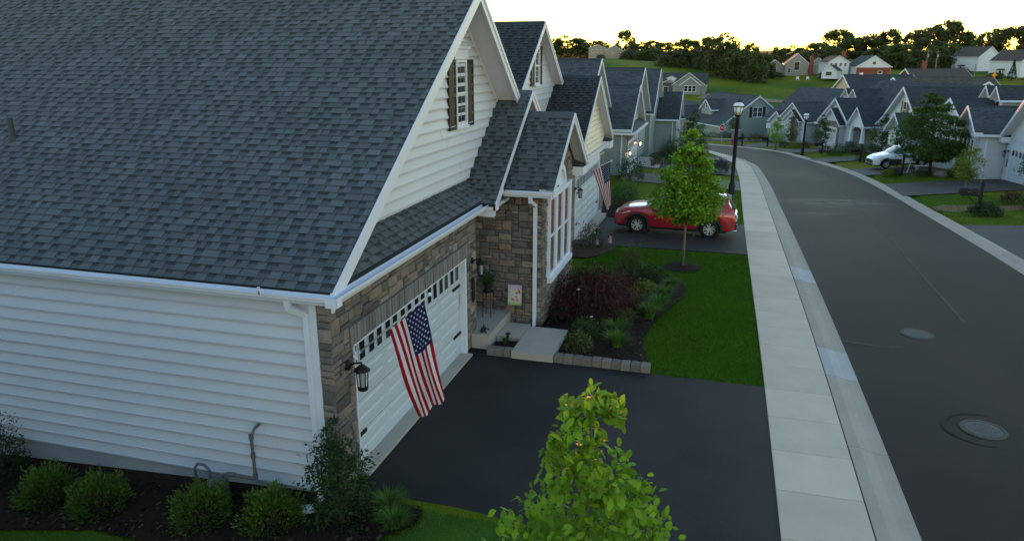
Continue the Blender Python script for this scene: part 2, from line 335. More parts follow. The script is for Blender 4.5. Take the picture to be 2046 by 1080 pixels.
# manholes
for (x,y,lab,rr) in ((9.84,9.85,'round iron manhole cover, the farther of the two in the street',.30),(9.86,4.95,'round iron manhole cover, the nearer of the two in the street',.31)):
    t=thing('manhole_cover',lab,'manhole',(x,y,road_z(x,y)),group='manhole covers in the street')
    MB().lathe([(rr+.06,.003),(rr+.06,.006),(rr,.012),(rr,.002)],n=40).obj('frame_ring',mat('manhole_ring',(.075,.068,.062),.8,.2,noise=.4,nscale=14),t)
    m=MB(); m.lathe([(rr-.012,.002),(rr-.02,.009),(0.0001,.010)],n=40)
    for i in range(-4,5):
        for j in range(-4,5):
            if math.hypot(i,j)<4.2: m.box(i*.055-.014,i*.055+.014,j*.055-.014,j*.055+.014,.009,.014)
    m.obj('cover',M_IRON,t)
m=MB(); rr=.62; V=[];F=[]
for k in range(26):
    a=math.radians(70+k*8.2); wv=.05*(1-abs(k-13)/14)+.01
    for s in (-1,1):
        q=(9.86+math.cos(a)*(rr+s*wv),4.95+math.sin(a)*(rr+s*wv)); V.append((q[0],q[1],road_z(*q)+.005))
for k in range(25): F.append((2*k,2*k+1,2*k+3,2*k+2))
tag(link('asphalt_patch',tex_mesh('asphalt_patch',V,F,np.ones(25),mat('patch_ring',(.042,.036,.032),.9,.1,noise=.4,nscale=6))),'pale asphalt patch ring beside the nearer manhole','patch',kind='structure')
# ---------------------------------------------------------------- sidewalk and kerbs
nL=normals(GL)
def strip_at(poly,nn,off): return poly+nn*off
fineL=resample(GL,step=.1); nfL=normals(fineL)
# left rolled kerb sections, gutter edge at 0 offset; back at -.62
PROF=[(0,-.085),(-.12,-.083),(-.24,-.068),(-.34,-.035),(-.44,-.006),(-.62,0.)]
def kerb_sections(fine,nn,prof,cuts,parent,flip=1,mats=None):
    for k in range(len(cuts)-1):
        a,b=cuts[k],cuts[k+1]
        if b-a<2: continue
        V=[];F=[];n=len(prof); ii=list(range(a,b))+[b]; ii=[i for i in ii if i<len(fine)]
        if len(ii)<2: continue
        ii=ii[::4]+([ii[-1]] if (len(ii)-1)%4 else [])
        ton=random.uniform(.93,1.06)
        for c,i in enumerate(ii):
            sh=0
            if c==0: sh=.006
            if c==len(ii)-1: sh=-.006
            d=np.array([-nn[i][1],nn[i][0]])
            for (o_,z) in prof+[(prof[-1][0],-.25),(prof[0][0],-.25)]:
                q=fine[i]+nn[i]*o_*flip+d*sh; V.append((q[0],q[1],Tz(q[0],q[1])+z))
        n+=2
        for c in range(len(ii)-1):
            for j in range(n):
                F.append((c*n+j,c*n+(j+1)%n,(c+1)*n+(j+1)%n,(c+1)*n+j))
        mb=MB(); mb.add(V,F,ton); e=len(ii)-1
        mb.add(V[:n],[tuple(range(n))],ton); mb.add(V[e*n:],[tuple(range(n))[::-1]],ton)
        mm=mats(k) if mats else M_CURB
        mb.obj('kerb_section',mm,parent)
def y2i(fine,y): return int(np.argmin(np.abs(fine[:600,1]-y)))
kl=tag(thing('kerb_left','rolled concrete kerb along the left side of the street beside the sidewalk','kerb'),kind='structure')
cut_y=[-12,-9,-6,-3,.55,3.61,6.58,8.24,9.33,12.43,13.88,15.5]+[15.5+3.05*k for k in range(1,9)]
cuts=[y2i(fineL,y) for y in cut_y]; i=cuts[-1]
while i+31<len(fineL)-2: i+=31; cuts.append(i)
kerb_sections(fineL,nfL,PROF,cuts,kl,1,lambda k: M_CURBB if k in (6,10) else M_CURB)
kr=tag(thing('kerb_right','rolled concrete kerb along the right side of the street','kerb'),kind='structure')
fineR=resample(GR,step=.1); nfR=normals(fineR)
cutsR=list(range(0,len(fineR)-2,31)); kerb_sections(fineR,nfR,[(0,-.085),(.12,-.083),(.24,-.068),(.34,-.035),(.44,-.006),(.62,0.)],cutsR,kr,1)
# sidewalk slabs
sw=tag(thing('sidewalk','pale concrete sidewalk of square slabs along the left of the street','sidewalk'),kind='structure')
i0=y2i(fineL,1.93); step=12.2; starts=[i0+step*k for k in range(-10,62)]
def at_s(fine,nn,i,off):
    j=int(i); f=i-j; j=max(0,min(j,len(fine)-2)); p=fine[j]*(1-f)+fine[j+1]*f; return p+nn[j]*off
for k in range(len(starts)-1):
    a,b=starts[k]+.07,starts[k+1]-.07
    if b>len(fineL)-3 or a<0: continue
    ton=random.uniform(.92,1.08); top=[];
    offs=(-.645,-1.865); y=fineL[int(a)][1]
    pts=[at_s(fineL,nfL,a,offs[0]),at_s(fineL,nfL,b,offs[0]),at_s(fineL,nfL,b,offs[1]),at_s(fineL,nfL,a,offs[1])]
    tp=[(q[0],q[1],Tz(q[0],q[1])+.012+random.uniform(-.002,.002)) for q in pts]; c=sum((Vector(q) for q in tp),Vector())/4
    ins=[tuple(Vector(q)+(c-Vector(q)).normalized()*.012) for q in tp]; lo=[(q[0],q[1],q[2]-.008) for q in tp]; bot=[(q[0],q[1],q[2]-.15) for q in tp]
    mb=MB(); mb.add(ins+lo+bot,[(3,2,1,0)]+[(4+i,4+(i+1)%4,(i+1)%4,i)[::-1] for i in range(4)]+[(8+i,8+(i+1)%4,4+(i+1)%4,4+i)[::-1] for i in range(4)],ton)
    mb.obj('slab',M_CONC,sw)
# dark strip under the slabs, shade of the joints put into its colour
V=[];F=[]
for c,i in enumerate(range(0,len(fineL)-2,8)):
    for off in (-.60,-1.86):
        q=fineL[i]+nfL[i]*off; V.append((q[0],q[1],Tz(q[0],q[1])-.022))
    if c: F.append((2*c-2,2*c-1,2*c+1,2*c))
tag(link('joint_shade_strip',tex_mesh('joint_shade_strip',V,F,np.ones(len(F)),M_GROOVE_SHADE),sw),kind='structure')
# ---------------------------------------------------------------- driveways, beds: draped sheets
def sheet(name,mat_,outline,dz,label,cat,step=.5,edge=.0,mound=0.,noise=0.,zf=None,parent=None):
    """a flat area filled with a grid and draped on the terrain"""
    import mathutils.geometry as mg
    ol=[Vector((p[0],p[1])) for p in outline]; x0,x1=min(p.x for p in ol),max(p.x for p in ol); y0,y1=min(p.y for p in ol),max(p.y for p in ol)
    pts=list(ol)
    def inside(q):
        c=False; n=len(ol)
        for i in range(n):
            a,b=ol[i],ol[(i+1)%n]
            if (a.y>q[1])!=(b.y>q[1]) and q[0]<(b.x-a.x)*(q[1]-a.y)/(b.y-a.y)+a.x: c=not c
        return c
    def dist(q):
        q=Vector(q); d=9e9
        for i in range(len(ol)):
            a,b=ol[i],ol[(i+1)%len(ol)]; ab=b-a; t=max(0,min(1,(q-a).dot(ab)/max(ab.dot(ab),1e-9))); d=min(d,(q-a-ab*t).length)
        return d
    x=x0+step/2
    while x<x1:
        y=y0+step/2
        while y<y1:
            if inside((x,y)) and dist((x,y))>step*.4: pts.append(Vector((x,y)))
            y+=step
        x+=step
    n=len(ol); r=mg.delaunay_2d_cdt(pts,[(i,(i+1)%n) for i in range(n)],[list(range(n))],1,1e-5)
    zf=zf or Tz; mb=MB()
    vv=[]
    for p in r[0]:
        d=dist(p); z=zf(p.x,p.y)+dz
        if mound: z+=mound*min(1,d/.5)
        if noise: z+=random.uniform(0,noise)
        vv.append((p.x,p.y,z))
    mb.add(vv,[f for f in r[2]]); me=mb.mesh(name,mat_,True)
    # skirt so that the sheet has an edge
    o=link(name,me,parent)
    if label: tag(o,label,cat,kind='structure')
    return o,inside
M_DRIVE=mat('driveway_asphalt',(.0125,.0125,.013),.75,.25,noise=.3,nscale=.9,fine=.3,fscale=70,bump=.35,bscale=90,c2=(.0205,.0195,.0195),c2scale=.55,c2edge=.09)
M_DRIVE2=mat('driveway_asphalt_worn',(.026,.025,.025),.75,.35,noise=.2,nscale=.8,fine=.3,fscale=70,bump=.3,bscale=110,c2=(.036,.034,.033),c2scale=.5)
def swx(y): return float(np.interp(y,fineL[:640,1],fineL[:640,0]))-1.85
def drive(y0,y1,x0,label,m=M_DRIVE,zf=None,x1=None):
    return sheet('driveway',m,[(x0,y0),(swx(y0) if x1 is None else x1,y0+.05),(swx((y0+y1)/2) if x1 is None else x1,(y0+y1)/2),(swx(y1) if x1 is None else x1,y1),(x0,y1)],-.004,label,'driveway',.6,zf=zf)
sheet('driveway',M_DRIVE,[(.0,.02),(swx(0.),.02),(swx(2.8),2.8),(swx(5.6),5.62),(1.0,5.66),(.42,5.9),(.0,5.9)],-.004,'black sealed driveway in front of the nearest garage','driveway',.6)
drive(16.75,22.75,-.05,'dark driveway under the red car')
drive(35.6,41.2,-1.0,'dark driveway at the third house on the left',M_DRIVE2)
drive(45,50.6,-1.0,'grey driveway just beyond the third house on the left',M_DRIVE2)
drive(58.5,63,-2.0,'far left driveway beyond the spiky purple shrub',M_DRIVE2)
sheet('front_walk',M_CONC,[(1.2,24.2),(6.0,24.6),(6.0,25.6),(1.2,25.4)],-.002,'concrete walk crossing the lawn left of the lamp post','walk',.6) if False else None
# beds
bed_front=[(.38,5.9),(3.97,5.9),(3.86,6.3),(3.67,6.97),(3.65,7.7),(3.75,8.69),(4.13,10.21),(4.33,11.0),(4.37,11.69),(4.2,12.59),(3.55,13.19),(2.45,13.5),(1.6,13.1),(1.22,12.2),(1.15,7.4),(.38,7.4)]
_,in_bed=sheet('mulch_bed',M_MULCH,bed_front,.0,'dark mulch bed in front of the stone bay, edged by the lawn','mulch bed',.16,mound=.07,noise=.03)
bed_side=[(-9,.1),(-9,-1.9),(-4.81,-1.57),(-3.46,-1.27),(-2.46,-1.35),(-1.4,-1.6),(-.3,-1.5),(.6,-1.0),(1.35,-.35),(1.3,-.02),(.55,.0),(.06,.5),(0,.1)]
_,in_side=sheet('mulch_bed',M_MULCH,bed_side,.0,'dark mulch bed under the bushes along the siding wall','mulch bed',.16,mound=.03,noise=.03)
bed_h2=[(.02,14.6),(1.0,14.5),(1.45,15.2),(1.75,16.3),(1.6,16.72),(.02,16.72)]
_,in_h2=sheet('mulch_bed',mat('brown_mulch',(.055,.035,.026),.95,.1,noise=.5,nscale=12,fine=.5,bump=1,bscale=50),bed_h2,.0,'brown mulch bed beside the second garage, under the rose bush','mulch bed',.16,mound=.05,noise=.03)
bed_h2b=[(.0,22.8),(1.9,22.9),(2.3,25),(1.6,27.5),(.3,28.5),(-.6,28.5)]
sheet('mulch_bed',M_MULCH,bed_h2b,.0,'mulch bed behind the red car bonnet, past the second garage','mulch bed',.2,mound=.06,noise=.03)
tree_ring=[(4.12+.55*math.cos(a*.3927)*1.05,14.31+.62*math.sin(a*.3927)) for a in range(16)]
_,in_ring=sheet('mulch_ring',M_MULCH,tree_ring,.002,'small round mulch ring at the foot of the street tree','mulch bed',.14,mound=.05,noise=.03)
sheet('lawn',M_GRASS,[(-9,-1.95),(-4.81,-1.62),(-3.46,-1.32),(-2.46,-1.4),(-1.4,-1.66),(-.3,-1.56),(.6,-1.06),(1.38,-.38),(1.34,-.03),(6.1,.0),(6.2,-6),(-9,-6)],-.012,'dark green lawn at the bottom of the picture in front of the mulch bed','lawn',.3)
# loose bark chips: nobody could count them
def chips(inside,box,n,name,label):
    P0=[]
    while len(P0)<n:
        q=(random.uniform(box[0],box[1]),random.uniform(box[2],box[3]))
        if inside(q): P0.append(q)
    V=[];F=[];tn=[]
    for q in P0:
        z=Tz(*q)+random.uniform(.03,.09) if box[4] else Tz(*q)+random.uniform(.02,.05)
        a=random.uniform(0,6.28); l=random.uniform(.015,.05); w_=l*random.uniform(.25,.5); c,s=math.cos(a),math.sin(a); tl=random.uniform(-.6,.6)*l
        k=len(V); V+=[(q[0]+c*l-s*w_,q[1]+s*l+c*w_,z+tl),(q[0]-c*l-s*w_,q[1]-s*l+c*w_,z),(q[0]-c*l+s*w_,q[1]-s*l-c*w_,z-tl),(q[0]+c*l+s*w_,q[1]+s*l-c*w_,z+.01)]
        F.append((k,k+1,k+2,k+3)); tn.append(random.choice((.5,.8,1,1.3,1.8,2.6)))
    tag(link(name,tex_mesh(name,V,F,tn,M_CHIP)),label,'bark chips',kind='stuff')
chips(in_bed,(.4,4.4,5.9,13.5,1),2600,'bark_chips','loose bark chips over the bed in front of the bay')
chips(in_side,(-7,1.4,-1.9,.1,0),2600,'bark_chips','loose bark chips over the bed along the siding wall')
# ---------------------------------------------------------------- grass blades on the near lawns
def grass(name,label,inside,box,n,h,mat_=None,dens=None):
    x=RNG.uniform(box[0],box[1],n*3); y=RNG.uniform(box[2],box[3],n*3)
    ok=np.array([inside((a,b)) for a,b in zip(x,y)]); x=x[ok][:n]; y=y[ok][:n]; k=len(x)
    z=T(x,y)-.03; hh=h*RNG.uniform(.5,1.25,k); a=RNG.uniform(0,6.283,k); ln=RNG.normal(0,.4,(k,2))*hh[:,None]; w_=.006+.004*RNG.random(k)
    dx,dy=np.cos(a)*w_,np.sin(a)*w_
    V=np.empty((k,3,3)); V[:,0]=np.stack([x-dx,y-dy,z],1); V[:,1]=np.stack([x+dx,y+dy,z],1); V[:,2]=np.stack([x+ln[:,0],y+ln[:,1],z+hh],1)
    tn=RNG.normal(1,.22,k).clip(.4,1.8)
    return tag(link(name,tex_mesh(name,V.reshape(-1,3),np.arange(3*k).reshape(-1,3),tn,mat_ or M_BLADE)),label,'grass',kind='stuff')
def lawn1(q):
    x,y=q
    if not (1.0<x<swx(y)-.02 and 5.68<y<16.6): return False
    if x<3.99 and y<5.95: return False
    return not(in_bed(q) or in_ring(q) or in_h2(q)) and not (x<1.25 and y<11.6)
grass('front_lawn_grass','short green front lawn between the two driveways',lawn1,(1,6.4,5.6,16.8),52000,.055)
def lawn0(q): return q[1]<.0 and not in_side(q) and q[0]<swx(q[1])-.02
grass('near_lawn_grass','dark grass at the bottom left below the mulch bed',lawn0,(-8,6.4,-4.5,.0),36000,.06)
def lawn2(q): return 22.85<q[1]<35.5 and q[0]<swx(q[1])-.02
grass('lamp_lawn_grass','green lawn between the red car and the lamp post',lawn2,(1.5,6.4,22.8,35.6),26000,.06)
# ---------------------------------------------------------------- house-building helpers
def V3(*a): return Vector(a)
def siding(parent, O, u, n, z0, z1, edges, m, e=.2, lip=.046, name='plank', seams=False):
    """lap siding, every course a plank of its own; edges(z)->(s0,s1) along u"""
    O,u,n=Vector(O),Vector(u),Vector(n); z=z0
    while z<z1-.02:
        t=min(z+e,z1); a0,a1=edges(z+.001); b0,b1=edges(t-.001)
        if a1-a0>.03 or b1-b0>.03:
            if b1<b0: b0=b1=(b0+b1)/2
            cuts=[0.,1.]
            if seams and min(a1-a0,b1-b0)>2.2 and random.random()<.75: cuts=[0.,random.uniform(.25,.75),1.]
            for c0,c1 in zip(cuts[:-1],cuts[1:]):
                g0=.002 if c0>0 else 0; L0,L1=a0+(a1-a0)*c0+g0,a0+(a1-a0)*c1; M0=L0 if c0>0 else b0; M1=L1 if c1<1 else b1
                mb=MB(); q=lambda s,zz,d: O+u*s+n*d+V3(0,0,zz-O.z)
                k=.14*(t-z); g=z+k+.006; e2=.004 if c0>0 else 0
                p=[q(L0,z,-.01),q(L1,z,-.01),q(L0,z,lip+e2),q(L1,z,lip+e2),q(L0,z+k,lip+.004+e2),q(L1,z+k,lip+.004+e2),q(L0,g,lip-.008+e2),q(L1,g,lip-.008+e2),q(M0,t,-.004+e2),q(M1,t,-.004+e2)]
                mb.add(p,[(0,1,3,2),(2,3,5,4),(4,5,7,6),(6,7,9,8),(0,2,4,6,8),(1,9,7,5,3)], random.uniform(.965,1.03))
                mb.obj(name,m,parent)
        z+=e
STONES=[]
def stonewall(parent, O, u, n, W, H, keep, c=.085, depth=.05):
    """random ashlar: fills W x H with stones; keep(s0,s1,z0,z1)->bool. Collects (mesh data, centre)"""
    O,u,n=Vector(O),Vector(u),Vector(n); nx_,nz_=int(round(W/c)),int(round(H/c)); cu,cz=W/nx_,H/nz_
    occ=np.zeros((nx_,nz_),bool)
    sizes=[(2,1),(3,1),(3,2),(4,2),(5,2),(3,2),(3,1),(3,3),(4,1),(2,2),(4,2),(5,2),(4,1)]
    for j in range(nz_):
        for i in range(nx_):
            if occ[i,j]: continue
            for tr in range(8):
                w_,h_=random.choice(sizes) if tr<6 else ((2,1),(1,1))[tr-6]
                if i+w_<=nx_ and j+h_<=nz_ and not occ[i:i+w_,j:j+h_].any() and keep(i*cu,(i+w_)*cu,j*cz,(j+h_)*cz): break
            else:
                continue
            occ[i:i+w_,j:j+h_]=True
            g=.006; s0,s1,z0,z1=i*cu+g,(i+w_)*cu-g,j*cz+g,(j+h_)*cz-g; d=depth*random.uniform(.55,1.1); b=.014
            J=lambda k=.006: random.uniform(-k,k)
            q=lambda s,z,dd: O+u*s+n*dd+V3(0,0,z)
            out=[q(s0,z0,0),q(s1,z0,0),q(s1,z1,0),q(s0,z1,0)]
            mid=[q(s0+J(),z0+J(),d-b),q(s1+J(),z0+J(),d-b),q(s1+J(),z1+J(),d-b),q(s0+J(),z1+J(),d-b)]
            top=[q(s0+b+J(),z0+b+J(),d+J()),q(s1-b+J(),z0+b+J(),d+J()),q(s1-b+J(),z1-b+J(),d+J()),q(s0+b+J(),z1-b+J(),d+J())]
            ce=q((s0+s1)/2+J(.02),(z0+z1)/2+J(.015),d+random.uniform(.0,.016))
            F=[]
            for a in range(4):
                b2=(a+1)%4; F+=[(a,b2,4+b2,4+a),(4+a,4+b2,8+b2,8+a),(8+a,8+b2,12)]
            if u.cross(V3(0,0,1)).dot(n)<0: F=[f[::-1] for f in F]
            tn=min(1,max(0,random.betavariate(1.6,1.9)))
            STONES.append((parent,out+mid+top+[ce],F,tn,(ce-CAM).length/max(.1,math.sqrt(w_*h_))))
def flush_stones(limit=300,name='stone',mat_=None):
    global STONES
    STONES.sort(key=lambda s:s[4]); m=mat_ or M_STONE
    for (par,pts,F,tn,_) in STONES[:limit]: MB().add(pts,F,tn).obj(name,m,par)
    rest={}
    for (par,pts,F,tn,_) in STONES[limit:]: rest.setdefault(par,MB()).add(pts,F,tn)
    for par,mb in rest.items(): mb.obj('stone_facing',m,par,kind='stuff')
    STONES=[]
TABS=[]
def shingles(parent, O, s, t, row, tmax, e=.145, th=.007, t0=0., mat_=None):
    """laminated shingles in courses on a roof plane: O + s*a + t*b; row(b)->(a0,a1)"""
    O,s,t=Vector(O),Vector(s).normalized(),Vector(t).normalized(); n=s.cross(t)
    if n.z<0: n=-n
    base=MB(); b=t0; flip=s.cross(t).dot(n)<0
    def slab(mb,a0,a1,c0,c1,b0,b1,h,tn,band=.3,dark=.5):   # wedge: front edge thick, top edge thin
        q=lambda a,bb,hh: O+s*a+t*bb+n*hh
        k=1-band; bm=b0+(b1-b0)*k; m0,m1=a0+(c0-a0)*k,a1+(c1-a1)*k; hm=h-th*.9*k
        pts=[q(a0,b0,h-th),q(a1,b0,h-th),q(a0,b0,h),q(a1,b0,h),q(m0,bm,hm),q(m1,bm,hm),q(c0,b1,h-th*.9),q(c1,b1,h-th*.9),q(c0,b1,h-2*th),q(c1,b1,h-2*th)]
        F=[(0,1,3,2),(2,3,5,4),(4,5,7,6),(0,2,4,6,8),(1,9,7,5,3)]
        if flip: F=[f[::-1] for f in F]
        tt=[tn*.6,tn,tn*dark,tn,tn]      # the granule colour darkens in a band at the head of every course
        for f,x in zip(F,tt): mb.add(pts,[f],x)
        return pts,F,tt
    while b<tmax-.03:
        b1=min(b+e,tmax); a0,a1=row(b); c0,c1=row(b1)
        if a1-a0>.05:
            if c1<c0: c0=c1=(c0+c1)/2
            # under layer in strips about a metre long
            x=a0; 
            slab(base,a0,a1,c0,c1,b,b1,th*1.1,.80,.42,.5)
            x=max(a0,c0)+random.uniform(0,.12); lim=min(a1,c1)
            while x<lim-.04:
                w_=random.choice((.11,.14,.17,.2,.24,.3)); w_=min(w_,lim-x)
                tn=random.gauss(1.04,.09); tn=min(1.35,max(.8,tn))
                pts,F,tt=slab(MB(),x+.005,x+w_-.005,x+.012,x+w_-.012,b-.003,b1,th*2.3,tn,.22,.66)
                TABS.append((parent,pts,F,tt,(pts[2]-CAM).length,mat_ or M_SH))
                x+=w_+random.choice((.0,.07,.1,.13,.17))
        b+=e
    base.obj('shingle_course',mat_ or M_SH,parent,kind='stuff')
def flush_tabs(limit=300):
    global TABS
    TABS.sort(key=lambda s:s[4])
    for (par,pts,F,tt,_,m) in TABS[:limit]:
        b_=MB(); b_.add(pts,F); b_.t=list(tt); b_.obj('shingle',m,par)
    rest={}
    for (par,pts,F,tt,_,m) in TABS[limit:]:
        b_=rest.setdefault((par,m),MB()); b_.add(pts,F); b_.t[-len(F):]=tt
    for (par,m),mb in rest.items(): mb.obj('shingle_tabs',m,par,kind='stuff')
    TABS=[]
def roof_slab(parent, pts, th, m=None, name='roof'):
    """a roof plane as a slab: polygon pts (top), thickness straight down"""
    mb=MB(); pts=[Vector(p) for p in pts]; mb.prism(pts,(0,0,-th)); return mb.obj(name,m or M_DECK,parent)
M_MUNT=mat('muntin_grey',(.20,.21,.225),.5)
def window(parent, O, u, n, w_, h_, nx=2, ny=2, glass=None, frame=.055, sash=True, name='window', fm=None, d=.05, sill=True):
    """O = lower left corner on the wall face; proud frame, recessed panes, muntins"""
    O,u,n=Vector(O),Vector(u),Vector(n); z=V3(0,0,1); f=frame; fm=fm or M_WHITE
    mb=MB(); B=lambda a0,a1,b0,b1,c0,c1: mb.obox(O,u,z,n,a0,a1,b0,b1,c0,c1)
    B(0,f,0,h_,0,d); B(w_-f,w_,0,h_,0,d); B(f,w_-f,h_-f,h_,0,d); B(f,w_-f,0,f,0,d)
    if sash: B(f,w_-f,h_/2-.02,h_/2+.02,0,d*.8)
    if sill: B(-.04,w_+.04,-.05,0,0,d+.03)
    o=mb.obj(name,fm,parent)
    iw,ih=w_-2*f,h_-2*f
    p=MB()
    if glass is M_THIN:
        q=[O+u*a+z*b_+n*.005 for a,b_ in ((f,f),(w_-f,f),(w_-f,h_-f),(f,h_-f))]; p.poly(q if u.cross(z).dot(n)>0 else q[::-1])
    else: p.obox(O,u,z,n,f,w_-f,f,h_-f,.002,.008)
    p.obj('pane',glass or M_GLASSD,o)
    if nx>1 or ny>1:
        q=MB()
        for i in range(1,nx): q.obox(O,u,z,n,f+iw*i/nx-.006,f+iw*i/nx+.006,f,h_-f,.0085,.018)
        for j in range(1,ny):
            if sash and abs(j/ny-.5)<.01: continue
            q.obox(O,u,z,n,f,w_-f,f+ih*j/ny-.006,f+ih*j/ny+.006,.0085,.0175)
        q.obj('muntin',M_MUNT,o)
    return o
def shutter(parent,O,u,n,w_,h_,m=None):
    mb=MB(); O,u,n=Vector(O),Vector(u),Vector(n); z=V3(0,0,1); B=lambda a0,a1,b0,b1,c0,c1: mb.obox(O,u,z,n,a0,a1,b0,b1,c0,c1)
    r=.05; B(0,r,0,h_,0,.04); B(w_-r,w_,0,h_,0,.04); B(r,w_-r,0,r,0,.04); B(r,w_-r,h_-r,h_,0,.04); B(r,w_-r,h_*.47,h_*.53,0,.04)
    B(r,w_-r,r,h_*.47,0,.018); B(r,w_-r,h_*.53,h_-r,0,.018); B(r+.03,w_-r-.03,r+.03,h_*.47-.03,.018,.03); B(r+.03,w_-r-.03,h_*.53+.03,h_-r-.03,.018,.03)
    return mb.obj('shutter',m or M_SHUT,parent)
def gutter(parent,p,q,out,h=.13,name='gutter'):
    """K-style gutter from p to q; p,q lie on the roof edge top line, out = outward unit vector"""
    p,q,o=Vector(p),Vector(q),Vector(out); z=V3(0,0,1); mb=MB()
    prof=[(0,0),(0,-h),(.10,-h),(.115,-h*.75),(.135,-h*.55),(.14,-h*.22),(.165,-h*.15),(.165,0),(.155,0),(.15,-.02),(.125,-h*.3),(.02,-h*.6),(.02,0)]
    mb.prism([p+o*a+z*b for a,b in prof], q-p); return mb.obj(name,M_WHITE,parent)
def downspout(parent,pts,r=.045):
    mb=MB(); pts=[Vector(p) for p in pts]
    for a,b in zip(pts[:-1],pts[1:]):
        d=(b-a).normalized(); mb.beam(a-d*.02,b+d*.02,.085,.065,up=(0,1,0) if abs(d.y)<.7 else (1,0,0))
    return mb.obj('downspout',M_WHITE,parent)
def lantern(parent,loc,n,lit=False,s=1.):
    """black carriage lantern on a wall arm; part of its house"""
    loc,n=Vector(loc),Vector(n).normalized(); mb=MB(); u=V3(0,0,1).cross(n)
    mb.lathe([(.06*s,0),(.06*s,.02*s),(.03*s,.035*s)],loc,14,n); a=loc+n*.03*s; b=loc+n*.17*s+V3(0,0,.04*s)
    mb.tube([a,a+n*.05*s+V3(0,0,.03*s),b+V3(0,0,.01),b-V3(0,0,.03*s)],.012*s,6); c=b-V3(0,0,.02*s)
    mb.lathe([(.095*s,-.06*s),(.075*s,-.04*s),(.03*s,.0),(.0001,.015*s)],c,8); mb.lathe([(.055*s,-.29*s),(.06*s,-.27*s),(.05*s,-.265*s),(.0001,-.265*s)],c,8)
    for k in range(6):
        an=k*math.pi/3; r=.062*s; p=c+u*math.cos(an)*r+n*math.sin(an)*r; mb.beam(p-V3(0,0,.05*s),p*1+(c-p)*.18-V3(0,0,.27*s)-V3(0,0,0),.009*s,.009*s,up=n)
    o=mb.obj('wall_lantern',M_BLACK,parent)
    gm=mat('lit_lamp_glass',(1,.8,.5),.4,.3,emit=((1,.6,.26),4)) if lit else mat('lamp_glass',(.30,.32,.33),.2,.5)
    MB().lathe([(.030*s,-.25*s),(.036*s,-.15*s),(.03*s,-.07*s)],c,10).obj('lamp_glass',gm,o)
    if lit:
        l=bpy.data.lights.new('lantern_light','POINT'); l.energy=.45; l.color=(1,.62,.3); l.shadow_soft_size=.05
        lo=bpy.data.objects.new('lantern_light',l); COL.objects.link(lo); lo.location=c-V3(0,0,.16*s)+n*.0; lo.parent=parent
    return o
def rake(parent,A,B,n,h=.2,th=.035,name='rake_board',m=None):
    """fascia under a roof edge from A to B (top line), facing n"""
    A,B,n=Vector(A),Vector(B),Vector(n); mb=MB(); z=V3(0,0,1)
    mb.prism([A,B,B-z*h,A-z*h],n*th)
    mb.prism([A-z*0+n*th,B+n*th,B-z*h*.38+n*th,A-z*h*.38+n*th],n*.02)
    return mb.obj(name,m or M_WHITE,parent)
# ================================================================ nearest house
H1=thing('stone_and_siding_house','nearest house with white siding, stone garage front and huge grey shingle roof','house',(0,0,0))
def b1(name,m,f,parent=None):
    mb=MB(); f(mb); return mb.obj(name,m,parent or H1)
# body walls
wl=b1('wall',mat('siding_backing',(.10,.105,.115),.8),lambda b:(b.box(-15,-.32,.03,6.22,-.02,3.2),b.box(-15,-1.5,6.22,11.3,-.02,3.2)))
b1('foundation',M_FOUND,lambda b:b.box(-15,-.06,.045,6.2,-.9,-.0202))
siding(wl,(0,.03,0),(1,0,0),(0,-1,0),-.02,3.2,lambda z:(-14.9,-.30),M_SIDE,e=.2)
b1('corner_board',M_WHITE,lambda b:b.box(-.30,-.19,-.022,.03,-.02,3.14))
# front garage wall backing with door opening
D0,D1,DH=.587,5.53,2.156
fw=b1('wall',M_MORTAR,lambda b:(b.box(-.3,-.02,.02,D0,-.02,3.2),b.box(-.3,-.02,D1,6.24,-.02,3.2),b.box(-.3,-.02,D0,D1,DH,3.2),b.box(-.19,-.021,-.0,.03,-.3,3.15)))
def keep_g(s0,s1,z0,z1):
    if z1<=DH+.004: return s1<=D0+.004 or s0>=D1-.004
    if z0<2.46 and z1>DH: 
        return s1<=D0-.10 or s0>=D1+.10
    return True
# rows are planned so that stones stop at the opening
for (s0,s1,z0,z1) in ((0,D0,0,DH),(D1,6.26,0,DH),(0,D0-.1,DH,2.46),(D1+.1,6.26,DH,2.46),(0,6.26,2.46,3.12)):
    stonewall(fw,(0-.02,s0,z0),(0,1,0),(1,0,0),s1-s0,z1-z0,lambda *a:True)
stonewall(fw,(-.19,.0,-.25),(1,0,0),(0,-1,0),.21,3.38,lambda *a:True,c=.105,depth=.035)
y=D0-.1
sc=b1('brick_lintel',M_MORTAR,lambda b:b.box(-.02,.0,D0-.1,D1+.1,DH,2.46))
k=0
while y<D1+.1-.05:
    w_=.1; MB().box(.0,.045+random.uniform(-.006,.006),y+.005,y+w_-.005,DH+.002,2.455,random.uniform(.75,1.25)).obj('brick',M_BRICK,sc); y+=(D1-D0+.2)/51
